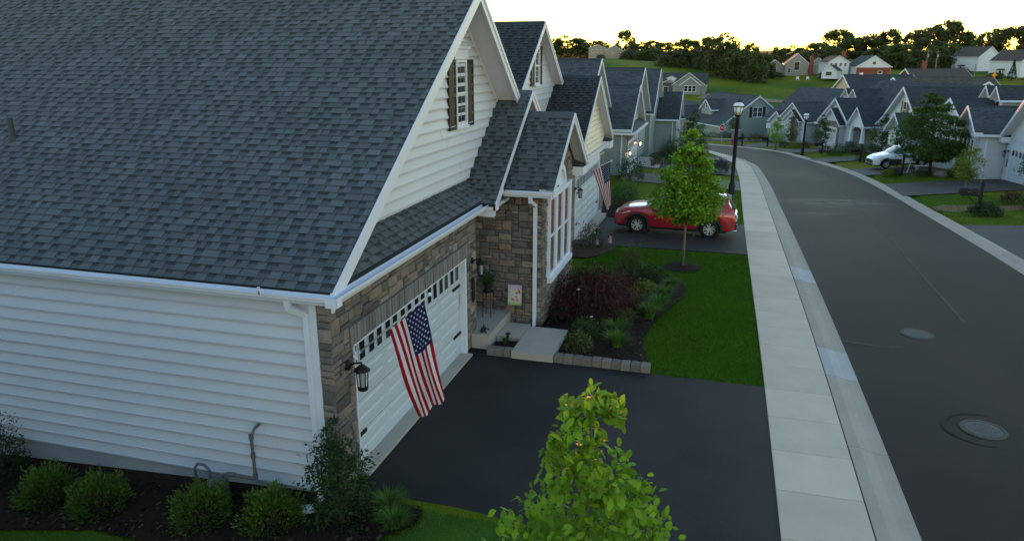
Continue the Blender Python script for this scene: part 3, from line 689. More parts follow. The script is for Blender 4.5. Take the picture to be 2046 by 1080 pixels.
# garage door
b1('door_jamb',M_WHITE,lambda b:(b.box(-.13,.03,D1-.03,D1,0,DH),b.box(-.13,.025,D0,D0+.03,0,DH),b.box(-.13,.032,D0,D1,DH-.035,DH-.0005),b.box(-.12,.034,D1-.0005,D1+.045,0,DH)))
b1('keypad',mat('keypad_grey',(.55,.55,.52),.5),lambda b:b.box(-.09,-.05,D1-.055,D1-.03,1.15,1.38))
gd=thing('x','x','x') ; bpy.data.objects.remove(gd)
M_DOOR=mat('garage_door_white',(.44,.50,.57),.5,.35,noise=.05,nscale=2)
def garage_door(parent,X,y0,y1,h,nrow=4,ncol=4,wins=16,m=None,front=1,hinge=True,grid=True):
    """sectional door facing +X*front: sections with raised panels, a row of small panes at the top"""
    m=m or M_DOOR; W=y1-y0; hs=h/nrow
    o=MB().box(X-.05*front if front>0 else X,X if front>0 else X+.05,y0,y1,0,h).obj('garage_door',m,parent)
    for r in range(nrow):
        mb=MB(); z0=r*hs+.006; z1=(r+1)*hs-.006; xf=lambda a,b_:(X+a,X+b_) if front>0 else (X-b_,X-a)
        mb.box(*xf(.0005,.022),y0+.004,y1-.004,z0,z1)
        if not(wins and r==nrow-1):
            for c in range(ncol):
                a=y0+W*(c+.07)/ncol; b_=y0+W*(c+.93)/ncol; zz=(z0+z1)/2
                for (zb,zt) in ((z0+.06,zz-.03),(zz+.03,z1-.06)):
                    pr=[(a,zb),(b_,zb),(b_,zt),(a,zt)]; iv=.03; x0=X+.0222*front; x1=X+.034*front
                    mb.add([(x0,p,q) for p,q in pr]+[(x1,p+(iv if p==a else -iv),q+(iv*.7 if q==zb else -iv*.7)) for p,q in pr],[(0,1,5,4),(1,2,6,5),(2,3,7,6),(3,0,4,7),(4,5,6,7)])
        mb.obj('door_section',m,o)
    if wins:
        z0=(nrow-1)*hs+.12; z1=h-.10; n4=wins//2
        for i in range(n4):
            cy=y0+W*(i+.5)/n4
            for s in (-1,1):
                a=cy+s*W/n4*.235-W/n4*.155; b_=a+W/n4*.31
                w=MB(); x0,x1=(X+.0225,X+.034) if front>0 else (X-.034,X-.0225)
                w.box(x0,x1,a-.02,b_+.02,z0-.02,z0); w.box(x0,x1,a-.02,b_+.02,z1,z1+.02); w.box(x0,x1,a-.02,a,z0,z1); w.box(x0,x1,b_,b_+.02,z0,z1); w=w.obj('window_frame',m,o)
                x0,x1=(X+.0226,X+.0275) if front>0 else (X-.0275,X-.0226)
                MB().box(x0,x1,a,b_,z0,z1).obj('pane',M_GLASSD,o)
    if hinge:
        for r in (0,2):
            for s in (0,1):
                yy=y0+.02 if s==0 else y1-.42; zc=r*hs+hs*.95; x0,x1=(X+.0223,X+.05) if front>0 else (X-.05,X-.0223)
                MB().box(x0,x1,yy,yy+.40,zc-.028,zc+.028).obj('strap_hinge',M_BLACK,o)
    return o
garage_door(H1,-.13,D0+.03,D1-.03,DH-.03)
tag(MB().box(-.20,.16,D0,D1,-.08,.018).obj('garage_apron',M_PORCH,H1))
lantern(H1,(.03,.36,1.92),(1,0,0),s=1.35); lantern(H1,(.03,5.93,2.0),(1,0,0),s=1.25)
op=MB(); op.lathe([(.0001,0),(.15,0),(.15,.02),(.135,.025),(.135,.018),(.0001,.018)],(0,0,0),28,(1,0,0)); o=op.obj('house_plaque',M_BLACK,H1); o.location=(.035,5.98,1.33); o.scale=(1,.6,1.9)
# ---- gable above the garage
RY,RZ,SL,SR=6.36,7.57,.675,.78        # ridge, slopes
EY=-.13; EZ=RZ-SL*(RY-EY)
RX0,RX1=-16.,.13
gp=-.38                                # gable siding plane
gw=b1('gable_wall',M_SIDE,lambda b:b.prism([(gp-.02,.4,3.2),(gp-.02,9.6,3.2),(gp-.02,9.6,RZ-SR*(9.6-RY)-.25),(gp-.02,RY,RZ-.25),(gp-.02,.4,RZ-SL*(RY-.4)-.25)],(-.15,0,0)))
siding(gw,(gp-.02,0,0),(0,1,0),(1,0,0),3.42,7.3,lambda z:(max(.35,RY-(RZ-.22-z)/SL),min(9.45,RY+(RZ-.22-z)/SR)),M_SIDE,e=.2,seams=True)
win=window(gw,(gp+.005,6.21,4.80),(0,1,0),(1,0,0),.66,1.36,2,4,d=.045)
b1('window_head',M_WHITE,lambda b:(b.box(gp,gp+.06,6.13,6.95,6.17,6.38),b.box(gp,gp+.10,6.09,6.99,6.38,6.42),b.box(gp,gp+.05,6.25,6.83,6.52,6.56)),gw)
shutter(gw,(gp+.005,5.77,4.76),(0,1,0),(1,0,0),.42,1.40); shutter(gw,(gp+.005,6.89,4.76),(0,1,0),(1,0,0),.42,1.40)
# ---- main roof slabs
n1=math.hypot(1,SL)
rl=roof_slab(H1,[(RX0,EY,EZ-.012),(RX1,EY,EZ-.012),(RX1,RY,RZ-.012),(RX0,RY,RZ-.012)],.16)
shingles(rl,(RX0,EY,EZ),(1,0,0),(0,1,SL),lambda b:(1.5,RX1-RX0+.02),(RY-EY)*n1)
tag(MB().prism([(RX0,EY,EZ),(RX0+1.6,EY,EZ),(RX0+1.6,RY,RZ),(RX0,RY,RZ)],(0,0,.012)).obj('roof_back',M_SH,rl))
ER=11.6
rr_=roof_slab(H1,[(gp,RY,RZ-.012),(gp,ER,RZ-SR*(ER-RY)-.012),(RX0,ER,RZ-SR*(ER-RY)-.012),(RX0,RY,RZ-.012)],.16,M_SH)
roof_slab(rr_,[(RX1,RY,RZ-.011),(RX1,9.25,RZ-SR*(9.25-RY)-.011),(gp,9.25,RZ-SR*(9.25-RY)-.011),(gp,RY,RZ-.011)],.15,M_SH,'roof_overhang')
mb=MB()
for k in range(64):
    x0=RX1-.25*(k+1); 
    if x0<RX0: break
    mb.prism([(x0,RY-.14,RZ-.14*SL+.014),(x0,RY,RZ+.022+.004*(k%2)),(x0,RY+.14,RZ-.14*SR+.014)],(.27,0,0),random.uniform(.8,1.2))
mb.obj('ridge_cap',M_SH,rl)
mb=MB(); mb.box(RX0,-.9,RY-.06,RY+.06,RZ+.02,RZ+.05); mb.obj('ridge_vent',M_SHB,rl)
# soffits and rakes
b1('soffit',M_WHITE,lambda b:(b.prism([(gp,EY,EZ-.175),(RX1,EY,EZ-.175),(RX1,RY,RZ-.175),(gp,RY,RZ-.175)],(0,0,-.012)),b.prism([(gp,RY,RZ-.175),(RX1,RY,RZ-.175),(RX1,9.25,RZ-SR*(9.25-RY)-.175),(gp,9.25,RZ-SR*(9.25-RY)-.175)],(0,0,-.012))))
rake(H1,(RX1,EY-.02,EZ-.0136),(RX1,RY,RZ),(1,0,0),.27); rake(H1,(RX1,RY,RZ),(RX1,9.27,RZ-SR*(9.27-RY)),(1,0,0),.27)
b1('rake_return',M_WHITE,lambda b:b.prism([(gp,9.25,RZ-SR*2.89-.005),(gp,9.25,RZ-SR*2.89-.27),(RX1,9.25,RZ-SR*2.89-.27),(RX1,9.25,RZ-SR*2.89-.005)],(0,.03,0)))
b1('frieze_trim',M_WHITE,lambda b:(b.prism([(gp,.35,RZ-SL*(RY-.35)-.19),(gp,RY,RZ-.19),(gp,RY,RZ-.32),(gp,.35,RZ-SL*(RY-.35)-.32)],(.03,0,0)),b.prism([(gp,RY,RZ-.19),(gp,9.25,RZ-SR*2.89-.19),(gp,9.25,RZ-SR*2.89-.29),(gp,RY,RZ-.29)],(.03,0,0))))
# vent pipe on the roof
vp=b1('vent_pipe',mat('vent_pipe_grey',(.05,.05,.055),.6),lambda b:(b.lathe([(.05,0),(.05,.55),(.04,.55),(.04,.45),(.0001,.45)],(-7.65,2.2,4.6),14),b.lathe([(.16,0),(.12,.08),(.055,.16)],(-7.65,2.2,4.66),14)))
# ---- pent roof over the garage door
pe=(.13,3.22); pt=(gp,3.22+.69*(.13-gp))
pr=roof_slab(H1,[(pe[0],.04,pe[1]),(pe[0],6.95,pe[1]),(pt[0],6.95,pt[1]),(pt[0],.62,pt[1])],.1)
shingles(pr,(pe[0],0.02,pe[1]+.012),(0,1,0),(gp-.13,0,.69*.51),lambda b:(.06+b*.95,6.44+b*.60),math.hypot(.51,.352))
b1('flashing',mat('flashing_grey',(.10,.11,.12),.5),lambda b:b.prism([(gp,.4,3.55),(gp+.06,.4,3.545),(gp+.06,.4,3.535)],(0,6.5,0)))
# ---- gutters of the garage wing
gutter(H1,(RX0,EY,EZ-.03),(RX1+.0,EY,EZ-.03),(0,-1,0)); gutter(H1,(.13,EY,EZ-.0301),(.13,6.38,EZ-.0301),(1,0,0))
b1('gutter',M_WHITE,lambda b:(b.box(.13,.295,EY-.165,EY,EZ-.16,EZ-.155),b.box(.285,.296,EY-.165,EY,EZ-.16,EZ-.029),b.box(.13,.296,EY-.166,EY-.155,EZ-.16,EZ-.0295)))
b1('gutter_end',M_WHITE,lambda b:b.box(.02,.46,6.38,6.56,EZ-.16,EZ-.02)); b1('soffit_box',M_WHITE,lambda b:b.box(.06,.40,6.36,6.5,EZ-.3,EZ-.161))
b1('soffit',M_WHITE,lambda b:(b.box(RX0,.13,EY,.04,EZ-.17,EZ-.158),b.box(-.02,.129,.04,6.36,EZ-.17,EZ-.1585)))
b1('gutter_strap',M_WHITE,lambda b:(b.box(-.86,-.84,EY-.2,EY-.1,EZ-.05,EZ+.0),b.box(-.87,-.83,EY-.2,EY-.19,EZ-.05,EZ+.06)))
downspout(H1,[(-.50,EY-.08,EZ-.16),(-.50,EY-.06,EZ-.26),(-.33,-.045,EZ-.38),(-.33,-.045,-.2)])
# ---- entry roof
eX=.42; eR=(9.5,5.4); e0=(6.33,5.4-.7*(9.5-6.33))
er=roof_slab(H1,[(-5,e0[0],e0[1]-.012),(eX,e0[0],e0[1]-.012),(eX,eR[0],eR[1]-.012),(-5,eR[0],eR[1]-.012)],.13)
shingles(er,(gp-.3,e0[0],e0[1]),(1,0,0),(0,1,.7),lambda b:(0,eX-gp+.32),(eR[0]-e0[0])*math.hypot(1,.7))
roof_slab(er,[(eX,eR[0],eR[1]-.011),(eX,10.45,eR[1]-.7*.95-.011),(-5,10.45,eR[1]-.7*.95-.011),(-5,eR[0],eR[1]-.011)],.13,M_SH)
MB().prism([(gp-.2,eR[0]-.13,eR[1]-.08),(gp-.2,eR[0],eR[1]+.025),(gp-.2,eR[0]+.13,eR[1]-.08)],(eX-gp+.21,0,0)).obj('ridge_cap',M_SH,er)
rake(H1,(eX,e0[0],e0[1]),(eX,*eR),(1,0,0),.15); rake(H1,(eX,*eR),(eX,10.3,eR[1]-.7*.8),(1,0,0),.22)
egw=b1('entry_gable',M_SIDE,lambda b:b.prism([(.0,8.0,3.3),(.0,10.4,3.3),(.0,10.4,4.55),(.0,9.5,5.22),(.0,8.0,4.2)],(-.1,0,0)))
siding(egw,(0,0,0),(0,1,0),(1,0,0),4.2,5.2,lambda z:(9.5-(5.22-z)/.7,9.5+(5.22-z)/.7),M_SIDE,e=.2)
b1('soffit',M_WHITE,lambda b:(b.prism([(.0,e0[0],e0[1]-.145),(eX,e0[0],e0[1]-.145),(eX,*(eR[0],eR[1]-.145)),(.0,eR[0],eR[1]-.145)],(0,0,-.01)),b.prism([(.0,eR[0],eR[1]-.145),(eX,eR[0],eR[1]-.145),(eX,10.3,eR[1]-.705),(.0,10.3,eR[1]-.705)],(0,0,-.01))))
b1('rake_return',M_WHITE,lambda b:(b.prism([(eX,6.33,3.19),(eX,6.95,3.58),(eX,6.95,3.35),(eX,6.33,3.0)],(.03,0,0)),b.prism([(.46,6.56,3.02),(.46,7.2,3.02),(.46,7.2,3.24),(.46,6.56,3.24)],(.03,0,0)) if False else None))
# entry ceiling beam and recess
b1('entry_wall',M_SIDE,lambda b:(b.box(-1.52,-1.45,6.22,7.7,.3,3.1),b.box(-1.5,.4,6.26,7.62,3.05,3.12)))
ed=b1('entry_door',mat('entry_door_red',(.12,.02,.02),.4,.4),lambda b:b.box(-1.45,-1.40,6.45,7.4,.34,2.4))
# ---- bay
BX,BY0,BY1=1.2,7.6,11.1; bR=(9.42,4.9); bs=.7; bE=(7.22,4.9-.7*2.2)
W0,W1,WZ0,WZ1=8.08,10.42,1.10,3.02
bw=b1('bay_wall',M_MORTAR,lambda b:(b.box(-1.6,BX-.06,BY0+.04,BY0+.2,-.1,3.3),b.box(BX-.2,BX-.03,BY0+.04,W0,-.1,3.3),b.box(BX-.2,BX-.03,W1,BY1,-.1,3.3),b.box(BX-.2,BX-.03,W0,W1,-.1,WZ0),b.box(-1.6,BX-.06,BY1-.2,BY1,-.1,3.3),
   b.prism([(BX-.03,BY0,3.25),(BX-.03,BY1,3.25),(BX-.03,bR[0],bR[1]-.2)],(-.1,0,0)),b.box(BX-.2,BX-.031,W0,W1,WZ1,3.3)))
stonewall(bw,(-1.0,BY0+.04,0.),(1,0,0),(0,-1,0),2.17,3.26,lambda s0,s1,z0,z1:True,c=.08)
ar=(9.25,3.06,.62)   # arched window centre
def keep_b(s0,s1,z0,z1):
    ya,yb=BY0+s0,BY0+s1
    if z1>3.25 and (z1>bR[1]-.24-bs*abs(ya-bR[0]) or z1>bR[1]-.24-bs*abs(yb-bR[0])): return False
    if yb>W0-.02 and ya<W1+.02 and z1>WZ0-.06 and z0<WZ1+.1: return False
    cy=max(ya,min(ar[0],yb)); cz_=max(z0,min(ar[1],z1))
    return math.hypot(cy-ar[0],cz_-ar[1])>ar[2]+.04
stonewall(bw,(BX-.03,BY0,0),(0,1,0),(1,0,0),BY1-BY0,4.6,keep_b,c=.07)
flush_stones()
# bay window: three double-hung sashes under an arched head
cur=b1('curtain',mat('red_curtain',(.50,.02,.028),.8,.1,noise=.3,nscale=8),lambda b:[b.box(BX-.075+.02*(i%2),BX-.06+.02*(i%2),W0+.02+i*.065,W0+.085+i*.065,WZ0+.98,WZ1-.02,1) for i in range(35)])
b1('room_back',mat('dark_room',(.02,.022,.02),.9),lambda b:b.box(BX-1.0,BX-.95,W0-.2,W1+.2,.6,3.2))
ww=(W1-W0-.12)/3
for i in range(3):
    window(bw,(BX+.0,W0+.0+i*(ww+.06),WZ0),(0,1,0),(1,0,0),ww,WZ1-WZ0,2,4,glass=M_THIN,frame=.06,d=.06,sill=False)
b1('window_surround',M_WHITE,lambda b:(b.box(BX-.03,BX+.08,W0-.08,W0-.0005,WZ0-.02,WZ1+.08),b.box(BX-.03,BX+.08,W1+.0005,W1+.08,WZ0-.02,WZ1+.08),b.box(BX-.03,BX+.085,W0-.0805,W1+.0805,WZ1,WZ1+.09),b.box(BX-.03,BX+.13,W0-.1,W1+.1,WZ0-.12,WZ0-.0005),b.box(BX-.02,BX+.075,W0+ww,W0+ww+.06,WZ0,WZ1),b.box(BX-.02,BX+.075,W0+2*ww+.06,W0+2*ww+.12,WZ0,WZ1)))
mb=MB(); p=[]
for k in range(17):
    a=math.pi*k/16; p.append((math.cos(a),math.sin(a)))
for k in range(16):
    (c0,s0),(c1,s1)=p[k],p[k+1]; r0,r1=ar[2]-.13,ar[2]
    mb.prism([(BX-.02,ar[0]+c0*r0,ar[1]+s0*r0),(BX-.02,ar[0]+c0*r1,ar[1]+s0*r1),(BX-.02,ar[0]+c1*r1,ar[1]+s1*r1),(BX-.02,ar[0]+c1*r0,ar[1]+s1*r0)],(.09,0,0))
mb.obj('arch_frame',M_WHITE,bw); MB().prism([(BX-.02,ar[0]+c*(ar[2]-.13),ar[1]+s*(ar[2]-.13)) for c,s in p],(.03,0,0)).obj('pane',M_WHITE,bw)
# bay roof
bX=1.5
br_=roof_slab(H1,[(-1.5,bE[0],bE[1]-.012),(bX,bE[0],bE[1]-.012),(bX,bR[0],bR[1]-.012),(-1.5,bR[0],bR[1]-.012)],.13)
shingles(br_,(.35,bE[0],bE[1]),(1,0,0),(0,1,bs),lambda b:(-.9,bX-.35+.02),(bR[0]-bE[0])*math.hypot(1,bs))
roof_slab(br_,[(bX,bR[0],bR[1]-.011),(bX,11.5,bR[1]-bs*2.08-.011),(-1.5,11.5,bR[1]-bs*2.08-.011),(-1.5,bR[0],bR[1]-.011)],.13,M_SH)
MB().prism([(-.5,bR[0]-.13,bR[1]-.085),(-.5,bR[0],bR[1]+.025),(-.5,bR[0]+.13,bR[1]-.085)],(bX+.51,0,0)).obj('ridge_cap',M_SH,br_)
rake(H1,(bX,bE[0],bE[1]),(bX,*bR),(1,0,0),.17); rake(H1,(bX,*bR),(bX,11.3,bR[1]-bs*1.88),(1,0,0),.22)
b1('soffit',M_WHITE,lambda b:(b.prism([(BX,bE[0],bE[1]-.145),(bX,bE[0],bE[1]-.145),(bX,bR[0],bR[1]-.145),(BX,bR[0],bR[1]-.145)],(0,0,-.01)),b.prism([(BX,bR[0],bR[1]-.145),(bX,bR[0],bR[1]-.145),(bX,11.3,bR[1]-bs*1.88-.145),(BX,11.3,bR[1]-bs*1.88-.145)],(0,0,-.01)),b.box(.1,bX,bE[0]+.02,BY0+.05,bE[1]-.14,bE[1]-.13)))
b1('rake_return',M_WHITE,lambda b:b.box(BX,bX+.01,bE[0]+.0,BY0+.25,bE[1]-.16,bE[1]+.02)); b1('rake_return',M_WHITE,lambda b:b.box(BX-.02,bX+.01,BY1-.25,11.5,bE[1]-.2,bE[1]+.02))
b1('return_cap',M_SHB,lambda b:b.prism([(BX,BY1-.26,bE[1]+.021),(bX+.02,BY1-.26,bE[1]+.021),(BX,BY1-.26,bE[1]+.17)],(0,.78,0))); b1('return_cap',M_SHB,lambda b:(b.prism([(BX,bE[0]+.05,bE[1]+.021),(bX+.02,bE[0]+.05,bE[1]+.021),(BX,bE[0]+.05,bE[1]+.17)],(0,.6,0))))
gutter(H1,(.40,bE[0],bE[1]-.02),(bX,bE[0],bE[1]-.02),(0,-1,0))
downspout(H1,[(1.02,bE[0]-.09,bE[1]-.15),(1.02,bE[0]-.07,bE[1]-.25),(1.03,BY0-.05,bE[1]-.42),(1.03,BY0-.05,.16),(1.06,BY0-.22,.06)])
flush_tabs()
# ---- porch and walk
tag(b1('porch_slab',M_PORCH,lambda b:(b.box(-1.5,.02,6.24,7.62,.0,.33),b.box(.021,.42,5.88,7.62,.0,.33))))
wk=tag(thing('front_walk','pale concrete front walk from the driveway to the porch step','walk'),kind='structure')
for (x0,x1,y0,y1) in ((1.01,1.93,5.62,6.06),(1.01,1.93,6.07,7.2),(.43,1.0,6.42,7.32)): MB().box(x0,x1,y0,y1,-.1,.135,random.uniform(.95,1.08)).obj('slab',M_PORCH,wk)
def border(x0,x1,n,name,label):
    t=thing(name,label,'border')
    for i in range(n):
        a=x0+(x1-x0)*i/n; w_=(x1-x0)/n; mb=MB(); z0,z1=-.05,.135+random.uniform(-.008,.008); y0=5.64+random.uniform(-.01,.01); y1=y0+.2
        j=lambda: random.uniform(-.006,.006)
        lo=[(a+.005,y0,z0),(a+w_-.005,y0,z0),(a+w_-.005,y1,z0),(a+.005,y1,z0)]; hi=[(p[0]+j(),p[1]+j(),z1-.02) for p in lo]; c=(a+w_/2,(y0+y1)/2)
        tp=[(p[0]+(c[0]-p[0])*.12,p[1]+(c[1]-p[1])*.12,z1+j()) for p in hi]; F=[(8,9,10,11)]
        for k in range(4): F+=[(k,(k+1)%4,4+(k+1)%4,4+k),(4+k,4+(k+1)%4,8+(k+1)%4,8+k)]
        mb.add(lo+hi+tp,F,random.uniform(.75,1.2)).obj('border_stone',mat('border_stone',(.17,.15,.135),.9,.2,tone=1.,noise=.25,nscale=9,fine=.3,bump=.5,bscale=50),t)
border(1.95,3.97,10,'stone_border','row of square grey edging stones along the driveway, in front of the big bed'); border(.44,1.0,3,'stone_border','short row of three edging stones beside the porch step')
# ================================================================ flags and small things at the nearest house
M_FW=mat('flag_white',(.62,.60,.62),.8,.1,trans=.25); M_FR=mat('flag_red',(.30,.008,.020),.8,.1,trans=.25); M_FB=mat('flag_blue',(.012,.018,.075),.8,.1,trans=.2)
def flag(name,label,base,pole_d,L,h0,h1,f0,f1,wave,seed,nc=44,stars=True):
    """pole from base along pole_d; the hoist edge runs from h1 (outer, union side) to h0; f1,f0 are the lower corners"""
    t=thing(name,label,'flag',base,group='national flags on house poles'); B=Vector(base); d=Vector(pole_d).normalized()
    m=MB(); m.tube([(0,0,0),tuple(d*L)],.014,10); m.obj('pole',mat('flag_pole',(.42,.43,.44),.4,.4),t,True)
    MB().lathe([(.0001,-.03),(.022,-.02),(.03,0),(.022,.02),(.0001,.03)],d*(L+.02),12,d).obj('finial',M_WHITE,t,True)
    m=MB(); m.lathe([(.045,-.04),(.045,-.02),(.022,0.),(.022,.1)],(0,0,0),10,d); m.box(-.03,.0,-.03,.03,-.07,.05); m.obj('bracket',M_WHITE,t)
    h0,h1,f0,f1=[Vector(p)-B for p in (h0,h1,f0,f1)]; rnd=random.Random(seed); ph=[rnd.uniform(0,6) for _ in range(4)]
    def S(a,b):   # a: 0 at union (outer) edge .. 1 ; b: 0 hoist .. 1 fly
        p=(h1*(1-a)+h0*a)*(1-b)+(f1*(1-a)+f0*a)*b
        sag=math.sin(math.pi*a)*.05*b
        y=wave*(b**.8)*(math.sin(a*9+ph[0]+b*2.2)*.6+math.sin(a*15+ph[1]-b*3)*.3)+wave*.4*math.sin(b*5+ph[2])*b
        dx=wave*.35*b*math.sin(a*11+ph[3]+b*2)
        return p+Vector((dx,y,-sag*.3))
    NR=39; grid=[[S(i/NR,j/nc) for j in range(nc+1)] for i in range(NR+1)]
    st=[MB() for _ in range(13)]; mbl=MB()
    for i in range(NR):
        s=i//3
        for j in range(nc):
            blue=s<7 and (j+.5)/nc<.40
            (mbl if blue else st[s]).add([grid[i][j],grid[i+1][j],grid[i+1][j+1],grid[i][j+1]],[(0,1,2,3)])
    cl=mbl.obj('union',M_FB,t,True)
    for s in range(13): st[s].obj('stripe',M_FW if s%2 else M_FR,t,True)
    if stars:
        ms=MB()
        for r in range(9):
            for c in range(6 if r%2==0 else 5):
                a=(7/13)*(r+1)/10; b=.40*((2*c+1+(r%2))/12); e=.003
                P0=S(a,b); U=(S(a+e,b)-S(a-e,b)); W=(S(a,b+e)-S(a,b-e)); U.normalize(); W.normalize(); N_=U.cross(W).normalized(); R_=.021
                for sg in (-1,1):
                    pts=[P0+N_*.004*sg]+[P0+N_*.004*sg+(W*math.cos(k*math.pi/5)*1+U*math.sin(k*math.pi/5))*(R_ if k%2==0 else R_*.42) for k in range(10)]
                    ms.add(pts,[(0,1+k,1+(k+1)%10) for k in range(10)])
        ms.obj('stars',M_FW,cl,kind='stuff')
    return t
flag('national_flag','large striped flag with stars hanging beside the nearest garage door',(.035,.62,1.97),(1.19,0,1.04),1.6,(.60,.62,2.42),(1.16,.62,2.92),(1.0,.66,1.04),(1.46,.60,1.48),.10,3)
flag('national_flag','striped flag with stars on a pole at the second garage, left of the red car',(.05,17.05,2.02),(1.25,0,.66),1.45,(.72,17.05,2.33),(1.30,17.05,2.64),(1.27,17.1,.92),(1.40,17.0,1.2),.05,9)
for (x,y,s,r) in ((1.41,16.45,.26,0),(1.05,15.9,.24,.5)):
    z=Tz(x,y); lab='tiny striped flag on a stick in the brown bed, nearer the grass corner' if r==0 else 'tiny striped flag on a stick in the brown bed, below the rose bush'
    t=thing('stick_flag',lab,'flag',(x,y,z),group='tiny stick flags'); MB().tube([(0,0,0),(.0,0,.42)],.006,6).obj('stick',M_BARK,t)
    mw,mr,mbl=MB(),MB(),MB()
    for k in range(13):
        for j in range(5):
            a0,a1=k/13,(k+1)/13; b0,b1=j/5,(j+1)/5; q=lambda a,b:(.005+s*.55*a*.9+b*.03,.012*math.sin(6*a+3*b),.42-s*b-.02*a)
            (mbl if k<5 and j<2 else (mr if k%2==0 else mw)).add([q(a0,b0),q(a1,b0),q(a1,b1),q(a0,b1)],[(0,1,2,3)])
    c=mw.obj('white_stripes',M_FW,t,kind='stuff'); mr.obj('red_stripes',M_FR,t,kind='stuff'); mbl.obj('union',M_FB,t)
# plant stand with pot
t=thing('plant_stand','black metal plant stand on the porch with a potted green plant','plant stand',(.02,7.1,.33))
m=MB()
for a,b in ((-.1,-.13),(.1,-.13),(-.1,.13),(.1,.13)): m.tube([(a,b,0),(a*.9,b*.9,.62)],.008,6)
m.lathe([(.13,.60),(.14,.61),(.13,.62)],(0,0,0),16); m.obj('frame',M_BLACK,t)
MB().lathe([(.07,.62),(.10,.78),(.115,.82),(.1,.82),(.09,.80),(.0001,.79)],(0,0,0),16).obj('pot',mat('pot_black',(.015,.015,.016),.6),t)
PLANT_ON_STAND=t
# garden flag
t=thing('garden_flag','small pastel garden flag printed with pink flowers, hung on a stake by the stone wall','garden flag',(.58,7.42,.1))
MB().tube([(.03,0,-.1),(.03,0,.46)],.006,6).tube([(-.19,0,.97),(.19,0,.97)],.006,6).tube([(.19,.012,.97),(.19,.012,.2)],.004,6).obj('stake',M_BLACK,t)
def Q(x,z): return (x+ .02*(z-.7),-.008+.012*math.sin(x*9),z)
m=MB(); NX=8
for i in range(NX):
    for j in range(8):
        x0,x1=-.165+.33*i/NX,-.165+.33*(i+1)/NX; z0,z1=.45+.5*j/8,.45+.5*(j+1)/8; m.add([Q(x0,z0),Q(x1,z0),Q(x1,z1),Q(x0,z1)],[(0,1,2,3)],m=1 if j==0 else (2 if j>=6 else 0))
m.obj('cloth',[mat('gf_cream',(.42,.48,.44),.8),mat('gf_green',(.30,.42,.16),.8),mat('gf_lilac',(.42,.36,.48),.8)],t)
m=MB()
for (x,z,r,k) in ((.10,.80,.035,0),(.05,.75,.04,1),(.12,.76,.025,0),(-.04,.58,.045,1),(.07,.57,.045,1),(.04,.65,.028,2),(-.10,.70,.03,3),(-.12,.76,.018,4),(.0,.66,.02,3),(-.08,.62,.018,4)):
    p=[(x+math.cos(a*.63)*r*(1 if a%2 else .75),z+math.sin(a*.63)*r*(1 if a%2 else .75)) for a in range(10)]; q=[Q(*s) for s in p]; m.add([(a,b-.004,c) for a,b,c in q],[range(10)],m=k)
m.obj('flower_print',[mat('gf_red',(.45,.05,.09),.8),mat('gf_pink',(.55,.12,.28),.8),mat('gf_orange',(.5,.16,.08),.8),mat('gf_peach',(.55,.38,.26),.8),mat('gf_violet',(.3,.16,.35),.8)],t,kind='stuff')
# slippers / small ornament and path lights
for (x,y,z,lab) in ((.52,6.02,.05,'black solar path light in the small bed beside the porch step'),):
    t=thing('path_light',lab,'path light',(x+.3,y,z)); MB().tube([(0,0,0),(0,0,.30)],.01,6).obj('stake',M_BLACK,t); MB().lathe([(.02,.24),(.035,.30),(.06,.31),(.05,.33),(.0001,.34)],(0,0,0),12).obj('head',M_BLACK,t)
t=thing('door_frog','small black metal garden ornament on the porch corner','ornament',(.22,6.1,.33)); t.name='garden_ornament'
m=MB()
for sx_ in (-.07,.07): 
    m.lathe([(.0001,0),(.045,.015),(.05,.05),(.03,.09),(.0001,.1)],(0,sx_,0),10); m.tube([(0,sx_,.06),(.09,sx_*1.3,.03),(.11,sx_*1.6,0)],.012,6); m.tube([(0,sx_,.08),(-.02,sx_,.15)],.008,6)
m.obj('figure',M_BLACK,t)
# gas meter with its riser
t=thing('gas_meter','grey gas meter with bent pipe riser on the siding wall behind the bushes','gas meter',(-2.0,-.2,-.35)); MG=mat('meter_grey',(.12,.145,.16),.5,.4,noise=.2,nscale=10); MP=mat('pipe_grey',(.11,.115,.12),.5,.4,noise=.4,nscale=14)
m=MB(); m.box(-.14,.13,-.13,.05,.12,.38); m.lathe([(.13,-.0),(.13,.05),(.09,.08),(.0001,.085)],(0,-.12,.26),20,(0,-1,0)); m.obj('body',MG,t)
MB().lathe([(.055,0),(.055,.025),(.0001,.03)],(0,-.2,.32),16,(0,-1,0)).obj('dial',mat('dial_white',(.5,.52,.54),.3),t)
MB().lathe([(.10,0),(.10,.04),(.06,.07),(.03,.12)],(-.30,-.08,.16),14).obj('regulator',MG,t)
m=MB(); m.tube([(-.12,-.04,.36),(-.12,-.04,.52),(-.2,-.04,.6),(-.32,-.04,.6),(-.38,-.04,.52),(-.38,-.04,-.05)],.022,8); m.tube([(.1,-.04,.36),(.1,-.04,.48),(.2,-.04,.52),(.68,-.04,.52),(.7,-.04,.58),(.7,-.04,1.22),(.7,.05,1.3),(.7,.2,1.32)],.025,8)
for (p,q) in (((.24,-.04,.52),(.34,-.04,.52)),((.7,-.04,.52),(.7,-.04,.6)),((.7,-.04,.86),(.7,-.04,.95)),((.7,-.04,1.18),(.7,-.04,1.26))): m.tube([p,q],.037,8)
m.obj('pipe',MP,t)
t=MB(); t.box(-.09,.09,-.06,.06,0,.05); t.box(-.07,.07,-.04,.04,.0505,.07); o=tag(t.obj('splash_block',M_WHITE),'small white plastic block lying in the mulch by the corner shrub','block'); o.location=(-.46,-.25,Tz(-.46,-.25)+.05); o.rotation_euler=(.3,.2,.9); o.scale=(1.1,1.1,1)
